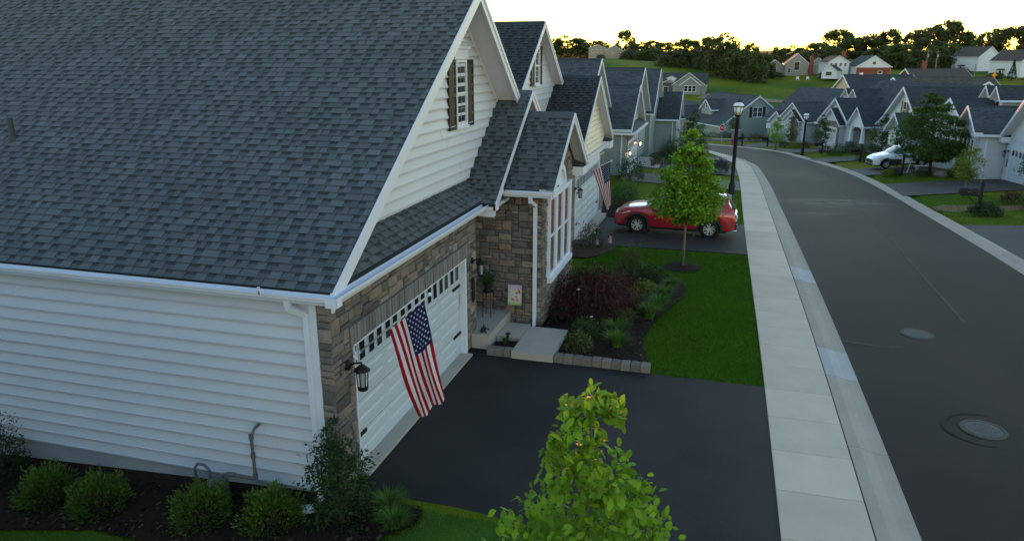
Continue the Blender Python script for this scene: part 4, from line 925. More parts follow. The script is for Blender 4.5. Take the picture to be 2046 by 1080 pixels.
# ================================================================ other houses
def wing(parent,xb,xf,yc,hw,ze,sl,fo=.35,over=.35,roof=None,wall=None,z0=-.6,gables=(1,0),rk=.2,laps=True,eaves=True,roofname='roof',each=False,lapz=None,fwall=None):
    """gabled wing, ridge along local x, front gable at x=xf; returns ridge height"""
    roof=roof or M_SHF; wall=wall or M_GREEN; th=.14; zr=ze+sl*hw
    mb=MB(); mb.prism([(xf,yc-hw,z0),(xf,yc+hw,z0),(xf,yc+hw,ze),(xf,yc,zr),(xf,yc-hw,ze)],(xb-xf,0,0)); w=mb.obj('wall',wall,parent)
    zt=zr+th
    for s in (-1,1):
        e=hw+over; zz=zt-sl*e
        x0=xb-(fo if gables[1] else 0); x1=xf+fo
        m=MB(); p=[(x0,yc,zt),(x1,yc,zt),(x1,yc+s*e,zz),(x0,yc+s*e,zz)]; m.prism(p,(0,0,-th)); r=m.obj(roofname,roof,parent)
        m=MB(); m.prism([(x0,yc+.02*s,zt-th-.003),(x1-.01,yc+.02*s,zt-th-.003),(x1-.01,yc+s*(e-.02),zz-th-.003),(x0,yc+s*(e-.02),zz-th-.003)],(0,0,-.012)); m.obj('soffit',M_WHITE,r)
        if eaves:
            m=MB(); y0=yc+s*e; m.box(x0,x1,min(y0,y0+s*.11),max(y0,y0+s*.11),zz-th-.02,zz-.02); m.obj('gutter',M_WHITE,r)
        if gables[0]: rake(r,(x1,yc,zt+.005),(x1,yc+s*(e+.02),zz+.005-.02*sl),(1,0,0),rk)
        if gables[1]: rake(r,(x0,yc,zt+.005),(x0,yc+s*(e+.02),zz+.005-.02*sl),(-1,0,0),rk)
    m=MB(); m.prism([(xb,yc-.13,zt-.13*sl+.012),(xb,yc,zt+.03),(xb,yc+.13,zt-.13*sl+.012)],(xf+fo-xb,0,0)); m.obj('ridge_cap',M_SHB,parent)
    if laps:
        if not each:
            m=MB()
            def course(O,u,n,z,t,a0,a1,b0,b1):
                q=lambda s_,zz_,d:Vector(O)+Vector(u)*s_+Vector(n)*d+V3(0,0,zz_)
                m.add([q(a0,z,.001),q(a1,z,.001),q(a0,z,.042),q(a1,z,.042),q(b0,t,.004),q(b1,t,.004)],[(0,1,3,2),(2,3,5,4)],random.uniform(.95,1.04))
            z=lapz if lapz is not None else z0+.3
            while z<zr-.1:
                t=min(z+.2,zr-.02); f=lambda q:hw if q<ze else max(0,(zr-q)/sl)
                course((xf,yc,0),(0,1,0),(1,0,0),z,t,-f(z),f(z),-f(t),f(t))
                if z<ze-.2:
                    course((xb,yc-hw,0),(1,0,0),(0,-1,0),z,t,0,xf-xb,0,xf-xb); course((xb,yc+hw,0),(1,0,0),(0,1,0),z,t,0,xf-xb,0,xf-xb)
                z+=.2
            m.obj('siding_laps',fwall or wall,w,kind='stuff')
    return w,zt
def cornerbox(parent,x0,x1,y0,y1,z0,z1):
    MB().box(x0,x1,y0,y1,z0,z1).obj('rake_return',M_WHITE,parent)
    m=MB(); m.prism([(x0,y0,z1+.001),(x1,y0,z1+.001),(x0,y0,z1+.14)],(0,y1-y0,0)); m.obj('return_cap',M_SHB,parent)
def stone_panel(parent,O,u,n,W,H,c=.12,name='wall'):
    """stone facing too far away to pick apart stone by stone"""
    global STONES
    m=MB(); O,u,n=Vector(O),Vector(u),Vector(n); m.obox(O,u,V3(0,0,1),n,0,W,0,H,-.05,.0); w=m.obj(name,M_MORTAR,parent)
    keep=STONES; STONES=[]; stonewall(w,O,u,n,W,H,lambda *a:True,c=c,depth=.04); flush_stones(0); STONES=keep; return w
# ---- house behind the camera's left: the next one in the row
H0=thing('neighbour_house','house next door on the near side, its back towards the photographer','house',(0,-5.2,-.4))
wing(H0,-14,.4,-6.3,6.1,2.9,.68,wall=M_SIDE,roof=M_SHF)
# ---- second house on the left
H2=thing('cream_gable_house','second house on the left with cream siding gable and white garage behind the first flag','house',(0,20.35,-.3))
w2,_=wing(H2,-13,0.,0,3.45,3.19,.70,fo=.32,over=.35,roof=M_DECK,wall=M_CREAM,each=True,laps=False)
siding(w2,(0,0,0),(0,1,0),(1,0,0),2.42,5.5,lambda z:(-min(3.45,(3.19+.7*3.45-z)/.7),min(3.45,(3.19+.7*3.45-z)/.7)),M_CREAM,e=.2,seams=True)
zt=3.19+.7*3.45+.14; e_=3.8
shingles(w2,(-12.5,-e_,zt-.7*e_+.008),(1,0,0),(0,1,.7),lambda b:(0,12.84),e_*math.hypot(1,.7),mat_=M_SHB)
garage_door(H2,.02,-2.92,1.95,2.3,wins=16)
def hb(p,name,m,*boxes):
    for b in boxes: MB().box(*b).obj(name,m,p)
hb(H2,'door_trim',M_WHITE,(.0,.07,-3.1,-2.94,0,2.42),(.0,.07,1.97,2.13,0,2.42),(.0,.08,-2.94,1.97,2.31,2.6))
hb(H2,'header_band',M_WHITE,(.0,.10,-3.42,3.42,2.62,2.80))
stone_panel(H2,(.01,-3.45,0),(0,1,0),(1,0,0),.34,2.6); stone_panel(H2,(.01,2.14,0),(0,1,0),(1,0,0),1.3,2.6)
hb(H2,'garage_apron',M_PORCH,(-.02,.45,-2.94,1.97,-.1,.03))
cornerbox(H2,.02,.36,3.0,3.85,2.65,2.95); lantern(H2,(.06,-3.2,1.95),(1,0,0),s=1.2); lantern(H2,(.06,2.5,1.9),(1,0,0),s=1.2)
w2b,_=wing(H2,-13,-1.4,-3.35,4.9,4.05,.70,fo=.32,over=.3,roof=M_DECK,wall=M_BLUEG,laps=True,lapz=5.0)
zt=4.05+.7*4.9+.14; e_=5.2
shingles(w2b,(-12.5,-3.35-e_,zt-.7*e_+.008),(1,0,0),(0,1,.7),lambda b:(3,11.44),e_*math.hypot(1,.7),mat_=M_SHB)
window(w2b,(-1.37,-3.68,5.55),(0,1,0),(1,0,0),.66,1.25,2,4,d=.06); shutter(w2b,(-1.37,-4.12,5.52),(0,1,0),(1,0,0),.4,1.3); shutter(w2b,(-1.37,-2.99,5.52),(0,1,0),(1,0,0),.4,1.3)
hb(w2b,'window_head',M_WHITE,(-1.4,-1.33,-3.75,-2.95,6.82,7.0))
flush_tabs(0)
# ---- third house on the left: sage siding, lit lanterns
H3=thing('sage_garage_house','third house on the left, sage siding with two lit wall lanterns by its garage','house',(-.9,41.9,-1.35))
wing(H3,-12,0,0,3.5,3.2,.66,fo=.38,over=.35,roof=M_SHF,wall=M_GREEN)
stone_panel(H3,(.03,-3.2,0),(0,1,0),(1,0,0),6.4,2.95); garage_door(H3,.05,-2.7,2.2,2.1,wins=16)
hb(H3,'door_trim',M_WHITE,(.03,.1,-2.86,-2.71,0,2.25),(.03,.1,2.21,2.36,0,2.25),(.03,.1,-2.71,2.21,2.11,2.25)); lantern(H3,(.07,-3.02,1.65),(1,0,0),True,1.1); lantern(H3,(.07,2.65,1.65),(1,0,0),True,1.1)
m=MB(); m.prism([(0,-3.7,3.0),(.55,-3.7,2.92),(.0,-3.7,3.3)],(0,7.3,0)); m.obj('pent_roof',M_SHF,H3); hb(H3,'gutter',M_WHITE,(.5,.64,-3.7,3.7,2.8,2.93),(-11,.64,-3.95,-3.81,2.76,2.9))
downspout(H3,[(-.25,-3.6,2.75),(-.25,-3.56,2.6),(-.25,-3.56,.0)])
wing(H3,-12,-1.6,-6.2,5.0,3.7,.70,fo=.35,over=.3,roof=M_SHF,wall=M_GREEN)
window(H3,(-1.57,-6.5,5.6),(0,1,0),(1,0,0),.7,1.0,2,2,d=.06)
# the part beyond the garage: porch, tall window, bay
wing(H3,-12,-.7,9.2,5.4,3.1,.62,fo=.35,over=.35,roof=M_SHF,wall=M_GREEN)
for k in range(3): window(H3,(-.66,4.6+k*.85,.8),(0,1,0),(1,0,0),.8,1.9,1,2,d=.06)
stone_panel(H3,(-.66,4.0,0),(0,1,0),(1,0,0),3.2,.75)
hb(H3,'porch_slab',M_PORCH,(-.5,1.5,4.0,9.5,-1.3,-.32)); hb(H3,'planter_pot',mat('pot_dark',(.05,.045,.04),.7),(.9,1.15,4.7,5.0,-.32,.05),(.9,1.1,5.9,6.15,-.32,.0))
# ---- fourth
H4=thing('tall_roof_house','fourth house on the left with a tall grey roof, half hidden behind the third','house',(-1.3,61.9,-2.6))
wing(H4,-12,0,0,4.6,4.0,.74,fo=.35,over=.3,roof=M_SHF,wall=M_GREEN); wing(H4,-6,1.9,4.2,3.0,3.1,.7,fo=.3,over=.35,roof=M_SHF2,wall=M_GREEN); wing(H4,-6,1.2,10.5,3.0,2.9,.6,fo=.3,over=.35,roof=M_SHF2,wall=M_GREEN)
for k in range(3): window(H4,(1.94,3.2+k*.75,.9),(0,1,0),(1,0,0),.7,1.7,1,2,d=.06)
lantern(H4,(1.95,1.8,2.0),(1,0,0)); window(H4,(.03,-.9,4.6),(0,1,0),(1,0,0),.8,1.1,2,2,d=.06)
downspout(H4,[(1.6,1.15,2.9),(1.6,1.15,.0)])
# ---- fifth: the sage house across the junction
def facing(x,y): return math.atan2(y,x)
H5=thing('sage_corner_house','wide sage green house across the junction with a big plain gable and one double window','house',(9.7,114.0,-6.3),facing(.50,-.86))
wing(H5,-14,0,0,6.0,2.0,.70,fo=.35,over=.4,roof=M_SHF,wall=M_GREEN)
for s in (0,1): window(H5,(.03,-.85+s*.86,3.1),(0,1,0),(1,0,0),.84,1.5,2,4,d=.06)
shutter(H5,(.03,-1.36,3.05),(0,1,0),(1,0,0),.45,1.6); shutter(H5,(.03,.92,3.05),(0,1,0),(1,0,0),.45,1.6)
def side_wing(H,ox,oy,ang,*a,**k):
    global XF
    XF=Matrix.Translation((ox,oy,0))@Matrix.Rotation(ang,4,'Z'); r=wing(H,*a,**k); XF_=XF; return r
def endside():
    global XF
    XF=None
side_wing(H5,-7.5,-3.0,-math.pi/2,-2,1.6,0,1.7,4.0,.8,fo=.3,over=.3,roof=M_SHF,wall=M_GREEN,z0=2.5); window(H5,(1.63,-.3,4.1),(0,1,0),(1,0,0),.6,.9,2,2,d=.06,name='window'); endside()
side_wing(H5,-13,-6,-math.pi/2,-4,2.4,0,2.2,2.3,.8,fo=.4,over=.3,roof=M_SHF,wall=M_TAN); window(H5,(2.43,-.3,2.6),(0,1,0),(1,0,0),.5,.8,2,2,d=.06); endside()
wing(H5,-22,-13.5,-2,5.0,1.6,.55,roof=M_SHF,wall=M_GREEN)
# ================================================================ houses on the right of the street (front = local +x)
def door_front(H,x,y0,y1,h=2.15,wins=8):
    garage_door(H,x+.03,y0,y1,h,nrow=4,wins=wins,hinge=False); hb(H,'door_trim',M_WHITE,(x,x+.08,y0-.14,y0-.01,0,h+.14),(x,x+.08,y1+.01,y1+.14,0,h+.14),(x,x+.08,y0-.009,y1+.009,h+.01,h+.14))
def dormer(H,x,y,z,m=M_TAN):
    """two nested little gables with corner posts, on the front slope of a roof"""
    for (dy,dx) in ((-.75,0),(.75,0)):
        wing(H,x-3.5,x,y+dy,.62,z+.9,1.15,fo=.3,over=.18,roof=M_SHF2,wall=m,z0=z-.8,rk=.14,laps=False)
        hb(H,'corner_post',M_WHITE,(x+.005,x+.07,y+dy-.62,y+dy-.45,z-.3,z+.85),(x+.005,x+.07,y+dy+.45,y+dy+.62,z-.3,z+.85))
        window(H,(x+.01,y+dy-.3,z+.0),(0,1,0),(1,0,0),.6,.75,1,1,d=.05,sill=False)
R1=thing('pale_siding_house','pale grey siding house at the right edge with a bay and white garage','house',(22.4,42,-1.5),math.pi)
wing(R1,-12,0,.6,3.8,2.75,.78,fo=.5,over=.35,roof=M_SHF,wall=M_BLUEG); door_front(R1,0,-2.2,2.6)
wing(R1,-8,1.5,-5.6,2.0,3.0,.68,fo=.45,over=.4,roof=M_SHF,wall=M_BLUEG)
for k in range(3): window(R1,(1.53,-6.7+k*.75,.9),(0,1,0),(1,0,0),.68,1.5,1,2,d=.06)
cornerbox(R1,1.5,1.95,-7.95,-7.3,2.65,2.95); cornerbox(R1,1.5,1.95,-3.95,-3.2,2.7,2.95); cornerbox(R1,0,.5,-3.6,-2.9,2.4,2.75)
downspout(R1,[(1.2,-3.35,2.8),(1.1,-3.55,2.55),(1.1,-3.55,0)]); lantern(R1,(.05,-2.75,1.9),(1,0,0),s=1.3); hb(R1,'house_number',M_BLACK,(.03,.05,-2.8,-2.68,.9,1.4))
stone_panel(R1,(1.53,-7.6,0),(0,1,0),(1,0,0),.35,2.6)
MB().prism([(-2.5,-10,3.4),(-7.5,-10,5.3),(-12.5,-10,3.4)],(0,14,0)).obj('roof',M_SHF,R1)
R2=thing('grey_gable_house','house behind the white car, grey siding gable with reddish shutters','house',(20.9,57.5,-2.35),math.pi+.16)
wing(R2,-13,-.5,-7.2,4.2,2.7,.72,fo=.4,over=.35,roof=M_SHF2,wall=M_BLUEG); shutter(R2,(-.46,-8.0,3.1),(0,1,0),(1,0,0),.34,1.5,M_SHUTR); shutter(R2,(-.46,-6.75,3.1),(0,1,0),(1,0,0),.34,1.5,M_SHUTR); window(R2,(-.47,-7.6,3.1),(0,1,0),(1,0,0),.8,1.5,2,2,d=.06)
wing(R2,-8,.9,-4.6,1.7,2.3,.8,fo=.4,over=.3,roof=M_SHF2,wall=M_BLUEG); stone_panel(R2,(.93,-6.2,0),(0,1,0),(1,0,0),3.2,1.0)
wing(R2,-13,0,3.2,3.7,2.9,.66,fo=.4,over=.35,roof=M_SHF2,wall=M_BLUEG); door_front(R2,0,.6,5.4); stone_panel(R2,(.03,-.5,0),(0,1,0),(1,0,0),.95,1.3)
for k in range(2): window(R2,(.95,-4.5+k*.8,1.1),(0,1,0),(1,0,0),.75,1.4,2,2,d=.06)
dormer(R2,-2.6,3.2,4.6); MB().prism([(-1.5,-6,3.3),(-6.5,-6,5.6),(-11.5,-6,3.3)],(0,13.5,0)).obj('roof',M_SHF2,R2); MB().lathe([(.06,0),(.06,.55),(.0001,.56)],(-4.5,4,5.0),10).lathe([(.2,0),(.07,.2)],(-4.5,4,4.98),10).obj('vent_pipe',M_BLACK,R2)
R3=thing('porch_column_house','house with nested stone gables and white tapered porch columns on stone piers','house',(18.7,80.5,-4.0),math.pi+.42)
MB().box(-15,-1.4,-7.6,8.6,-1,2.95).obj('wall',M_TAN,R3); MB().prism([(-.6,-8,2.8),(-8,-8,7.3),(-15.5,-8,2.8)],(0,17,0)).obj('roof',M_SHF2,R3)
wing(R3,-6,.4,-3.0,2.9,2.9,.85,fo=.4,over=.3,roof=M_SHF2,wall=M_BLUEG); wing(R3,-4,.95,-2.9,1.8,2.75,.85,fo=.3,over=.25,roof=M_SHF2,wall=M_BLUEG,rk=.16,laps=False); stone_panel(R3,(.97,-4.6,0),(0,1,0),(1,0,0),3.4,3.0); door_front(R3,1.0,-4.2,-1.7,2.2)
wing(R3,-4,1.0,2.2,1.35,3.1,1.2,fo=.35,over=.25,roof=M_SHF2,wall=M_WHITE,z0=2.8,laps=False)
for (x,y) in ((1.0,1.15),(1.0,3.25),(-.6,3.25)):
    m=MB(); m.prism([(x-.2,y-.2,1.15),(x+.2,y-.2,1.15),(x+.2,y+.2,1.15),(x-.2,y+.2,1.15)],(0,0,.08)); lo=[(x-.17,y-.17,1.23),(x+.17,y-.17,1.23),(x+.17,y+.17,1.23),(x-.17,y+.17,1.23)]; hi=[(x+(a-x)*.62,y+(b-y)*.62,2.82) for a,b,_ in lo]
    m.add(lo+hi,[(0,1,5,4),(1,2,6,5),(2,3,7,6),(3,0,4,7)]); m.obj('porch_column',M_WHITE,R3); stone_panel(R3,(x+.3,y-.3,-.3),(0,1,0),(1,0,0),.6,1.45,name='pier'); MB().box(x-.3,x+.28,y-.3,y+.3,-.3,1.15).obj('pier',M_STONE,R3)
m=MB()
for s in (-1,1): m.tube([(1.02,2.2+s*.9,2.45),(1.02,2.2+s*.5,2.75),(1.02,2.2,2.82)],.06,6)
m.obj('porch_arch',M_WHITE,R3)
wing(R3,-6,-.4,6.2,3.0,2.8,.8,fo=.35,over=.35,roof=M_SHF2,wall=M_BLUEG); window(R3,(-.36,5.2,.9),(0,1,0),(1,0,0),1.6,1.5,3,2,d=.06)
dormer(R3,-3.2,-6.4,4.6)
R4=thing('small_porch_house','pale house beyond the far lamp post with steep paired gables and a white garage','house',(15.7,99.3,-5.3),math.pi+.72)
MB().box(-14,-1.4,-8.6,7.6,-1,2.85).obj('wall',M_GREEN,R4); MB().prism([(-.6,-9,2.7),(-7.5,-9,6.9),(-14.5,-9,2.7)],(0,17,0)).obj('roof',M_SHF,R4)
wing(R4,-6,.6,-2.0,2.3,2.9,.95,fo=.4,over=.3,roof=M_SHF,wall=M_BLUEG,laps=False); wing(R4,-4,1.0,-1.8,1.3,2.9,.95,fo=.3,over=.2,roof=M_SHF,wall=M_BLUEG,rk=.16,laps=False); stone_panel(R4,(1.02,-1.9,0),(0,1,0),(1,0,0),1.3,3.0); door_front(R4,.62,-4.1,-2.4,2.1)
wing(R4,-6,.0,-5.4,1.2,2.6,.9,fo=.4,over=.3,roof=M_SHF,wall=M_BLUEG,laps=False)
hb(R4,'porch_beam',M_WHITE,(-.2,.1,1.2,7.0,2.6,2.85)); hb(R4,'porch_post',M_WHITE,(-.12,.02,2.4,2.6,0,2.6),(-.12,.02,6.6,6.8,0,2.6))
# second row behind them
def plain(name,label,loc,rz,L,hw,ze,sl,roof,wall,cat='house',extra=None,z0=-1.5):
    H=thing(name,label,cat,loc,rz); wing(H,-L,0,0,hw,ze,sl,roof=roof,wall=wall,gables=(1,1),laps=False,z0=z0,over=.4)
    if extra: extra(H)
    return H
def ex_gable(H):
    side_wing(H,-11,6.5,math.pi/2,-6,1.5,0,4.2,2.7,.62,roof=M_SHF3,wall=M_TAN,laps=False); endside()
def ex_chim(x,y,z,h=1.6,m=None): return lambda H: MB().box(x-.45,x+.45,y-.35,y+.35,z,z+h).obj('chimney',m or mat('chimney_brick',(.14,.06,.045),.9,.1,noise=.3,nscale=8),H)
# ---- second row and far houses
M_FARW=mat('far_white_siding',(.55,.58,.63),.6,.2,noise=.05); M_FARB=mat('far_brick',(.20,.065,.045),.9,.1,noise=.25,nscale=3); M_FARS=mat('far_stone_front',(.28,.26,.22),.9,.1,noise=.3,nscale=2); M_FARG=mat('far_grey_siding',(.20,.205,.20),.7,.2,noise=.1)
M_FARR=mat('far_brown_roof',(.075,.068,.062),.9,.1,noise=.25,nscale=1.5); M_FARR2=mat('far_grey_roof',(.055,.058,.062),.9,.1,noise=.25,nscale=1.5)
def fwin(H,O,u,n,w_=1.0,h_=1.5): window(H,O,u,n,w_,h_,1,2,d=.08,frame=.1)
def far_house(name,label,x,y,rz,L,hw,ze,sl,roof,wall,parts=None,dz=0.,z0=-2.5,base=None):
    H=thing(name,label,'house',(x,y,Tz(x,y)+dz if base is None else base),rz); wing(H,-L,0,0,hw,ze,sl,fo=.3,over=.35,roof=roof,wall=wall,gables=(1,1),laps=False,z0=z0,rk=.3)
    if parts: parts(H)
    return H
SW=side_wing
def p_b1(H): MB().lathe([(.3,0),(.3,.3),(.0001,.35)],(-3,0,6.2),10).obj('roof_vent',M_WHITE,H)
far_house('back_row_house','dark roofed house behind the porch-column house, lowest gable facing the field',25.5,143,facing(-.97,-.22),12,5.2,3.2,.55,M_SHF2,M_TAN,p_b1,base=-3.6,z0=-5)
def p_b2(H): SW(H,-11,5,math.pi/2,-5,1.6,0,3.6,3.6,.62,fo=.4,over=.4,roof=M_SHF3,wall=M_TAN,laps=False,rk=.3); endside()
far_house('back_row_house','long grey roofed house with a white-trimmed gable, behind the big roadside tree',31,127,facing(-.96,-.2),15,6.5,2.9,.52,M_SHF3,M_TAN,p_b2,base=-3.75,z0=-5)
def p_b3(H): MB().box(-4,-3.2,-.4,.4,5.2,7.0).obj('chimney',M_FARB,H)
far_house('back_row_house','brown roofed ranch house with a brick chimney at the field edge',42,174,facing(-.97,-.2),12,4.6,3.0,.5,M_FARR,M_FARB,p_b3,base=-2.2,z0=-7)
far_house('back_row_house','brown roofed house with a tan gable tip, behind the paired dormers',37,94,facing(-.98,-.15),20,5.2,2.9,.5,M_FARR,M_TAN,None,base=-3.2,z0=-4)
def p_col(H):
    for k in range(4):
        for z in (1.0,4.0):
            if k==1 and z<2: continue
            fwin(H,(-10.5+k*2.6,-4.56,z),(1,0,0),(0,-1,0))
    MB().box(-8.2,-7.0,-5.0,-4.5,-.5,2.4).obj('door',M_SHUT,H); MB().prism([(-9,-6,2.7),(-9,-4.5,3.3),(-9,-4.5,2.7)],(2.8,0,0)).obj('porch_roof',M_FARR,H); MB().box(-9,-8.8,-5.9,-5.7,-.5,2.7).box(-6.4,-6.2,-5.9,-5.7,-.5,2.7).obj('porch_posts',M_WHITE,H)
    fwin(H,(.05,1.4,1.2),(0,1,0),(1,0,0))
far_house('white_colonial_house','tall white two-storey house on the right skyline, the left one of the pair',99,318,facing(.46,-.89),13,4.7,6.3,.75,M_FARR,M_FARW,p_col,dz=-1.0)
far_house('white_colonial_house','tall white two-storey house on the right skyline, the right one of the pair',103,286,facing(.46,-.89),13,4.7,5.9,.75,M_FARR,M_FARW,p_col,dz=-.6)
def p_d(H):
    fwin(H,(.05,-.6,4.2),(0,1,0),(1,0,0),1.3,1.2); MB().box(.03,.1,-5.6,5.6,-1,3.3).obj('brick_face',M_FARB,H); fwin(H,(.11,1.5,1.2),(0,1,0),(1,0,0),1.5,1.)
    SW(H,-6,-10,0,-12,0,0,3.6,5.0,.6,roof=M_FARR,wall=M_FARW,laps=False); 
    for k in range(4): fwin(H,(.05,-3+k*1.6,3.6),(0,1,0),(1,0,0),.9,1.2)
    endside(); MB().box(-9,-7.6,-8.6,-7.4,6.5,8.9).obj('chimney',M_FARB,H); SW(H,-2,-14,-.6,-5,0,0,2.6,2.2,.7,roof=M_FARR,wall=M_FARW,laps=False); fwin(H,(.05,-1.2,.5),(0,1,0),(1,0,0),2.2,1.4); endside()
far_house('brick_gable_house','white and brick house with a plain gable on the hill, below the middle wood',53,280,facing(.15,-.99),14,5.7,3.6,.62,M_FARR2,M_FARW,p_d,dz=0)
def p_e(H):
    fwin(H,(.05,-1.0,2.0),(0,1,0),(1,0,0),2.0,3.2); fwin(H,(.05,-3.2,1.0),(0,1,0),(1,0,0),1.1,1.8)
    SW(H,-5,8,0.,-10,1.0,0,4.5,3.2,.75,roof=M_FARR,wall=M_FARS,laps=False); endside(); SW(H,-4,-8,0,-9,0,0,4,3,.7,roof=M_FARR,wall=M_FARS,laps=False); fwin(H,(.05,-.8,1.0),(0,1,0),(1,0,0),1.6,1.6); endside()
    MB().prism([(.6,4.2,-1),(.6,6.2,-1),(.6,5.7,7.5),(.6,4.7,7.5)],(-1.4,0,0)).obj('chimney',M_FARB,H)
far_house('stone_front_house','grey roofed house with a tall arched window and brick chimney on the hill',30,306,facing(-.02,-1),14,4.2,4.6,.85,M_FARR,M_FARS,p_e)
def p_f(H):
    SW(H,-2,-9,0,-10,0,0,4.8,5.4,.35,roof=M_FARR,wall=M_FARS,laps=False)
    for k in range(3): fwin(H,(.05,-3+k*2.2,3.2),(0,1,0),(1,0,0))
    endside(); SW(H,0,8,.1,-9,1.2,0,4.2,3.0,.6,roof=M_FARR,wall=M_FARB,laps=False); endside(); fwin(H,(.05,-1,1.2),(0,1,0),(1,0,0),1.8,1.6)
far_house('hilltop_house','pale hilltop house with a brick wing, left end of the skyline wood',-56,405,facing(.1,-.99),12,4.6,4.2,.6,M_FARR,M_FARS,p_f)
def p_g(H): fwin(H,(.05,-.7,3.2),(0,1,0),(1,0,0),1.4,1.8); fwin(H,(.05,-.7,.6),(0,1,0),(1,0,0),1.4,1.6)
far_house('wood_edge_house','narrow white gabled house peeping out between trees at the wood edge',-7.0,333,facing(-.1,-1),10,3.2,5.5,.8,M_FARR,M_FARW,p_g)
def p_k(H):
    for k in range(3): fwin(H,(.05,-1.9+k*1.25,1.0),(0,1,0),(1,0,0),1.2,1.9)
    SW(H,-3,-7,0,-8,0,0,3.2,3,.5,roof=M_FARR2,wall=M_FARG,laps=False); endside(); fwin(H,(-2.9,-5.6,.6),(0,1,0),(1,0,0),.9,2.0); fwin(H,(-2.9,-8.8,.8),(0,1,0),(1,0,0),1.6,1.6)
    MB().prism([(-2.6,-12.5,3.2),(-8,-12.5,6.6),(-13,-12.5,3.2)],(0,17,0)).obj('roof',M_FARR2,H); SW(H,-4,-6.5,0,-3,0,0,1.3,5.0,.4,roof=M_FARR2,wall=M_WHITE,laps=False,z0=4.2); endside(); SW(H,-.8,-.6,0,-3,0,0,5.0,3.1,.72,roof=M_FARR2,wall=M_FARG,laps=False); endside(); MB().box(-12,-3,-12,4.2,-3,3.2).obj('wall',M_FARG,H)
far_house('grey_craftsman_house','small grey house with nested white gables standing at the foot of the field',-6.5,236,facing(-.06,-1),12,3.0,3.2,.75,M_FARR2,M_FARG,p_k,dz=-.2)
# bare earth lot round it, paths at the junction
def tq(name,m,pts,dz,label,cat,step=2.): return sheet(name,m,pts,dz,label,cat,step)
tq('dirt_lot',mat('bare_earth',(.20,.155,.115),.95,.1,noise=.25,nscale=.5,fine=.2),[(-4,226),(24,216),(26,221),(8,234),(-2,240)],.06,'tan bare earth beside the small grey house','earth lot')
tq('cross_street',mat('far_asphalt',(.10,.10,.10),.9,.2,noise=.1,nscale=.4),[(-24,101),(-6,99.5),(6,98.2),(20,103),(34,110),(34,116),(20,108.5),(6,103.5),(-8,105),(-24,107)],.03,'pale cross street beyond the junction','road')
tq('sidewalk_far',M_CONC,[(-24,98.4),(-6,96.8),(1.5,95.6),(1.5,96.9),(-6,98.1),(-24,99.8)],.05,'pale sidewalk strip along the near side of the cross street','sidewalk')
tq('sidewalk_far',M_CONC,[(-20,107.6),(-8,105.6),(6,104.1),(20,109),(20,110),(6,105.2),(-8,106.8),(-20,108.9)],.05,'pale sidewalk strip in front of the sage corner house','sidewalk')
# right-hand driveways
def rdrive(pts,label,m=M_DRIVE2): sheet('driveway',m,pts,.012,label,'driveway',.7)
rdrive([(15.02,36.8),(22.4,39.2),(22.4,44.6),(20.4,45.3),(15.25,43.5)],'dark driveway leading to the pale house garage at the right edge')
rdrive([(15.02,17.0),(25,17.5),(25,25.6),(15.08,26.2)],'grey driveway at the right edge of the picture, nearest the camera')
rdrive([(15.2,50.0),(20.9,51.2),(20.6,57.2),(14.75,55.2)],'dark driveway under the white car')
rdrive([(14.0,62.3),(18.8,66),(17.2,70.3),(13.0,66.5)],'driveway between the white car and the far lamp post')
rdrive([(12.0,75.5),(17.3,80.6),(14.8,85.2),(10.0,81.0)],'driveway in front of the porch-column house')
rdrive([(8.6,84.4),(13.6,93.2),(10.5,96.5),(6.4,87.2)],'driveway right of the hydrant in front of the small pale house')
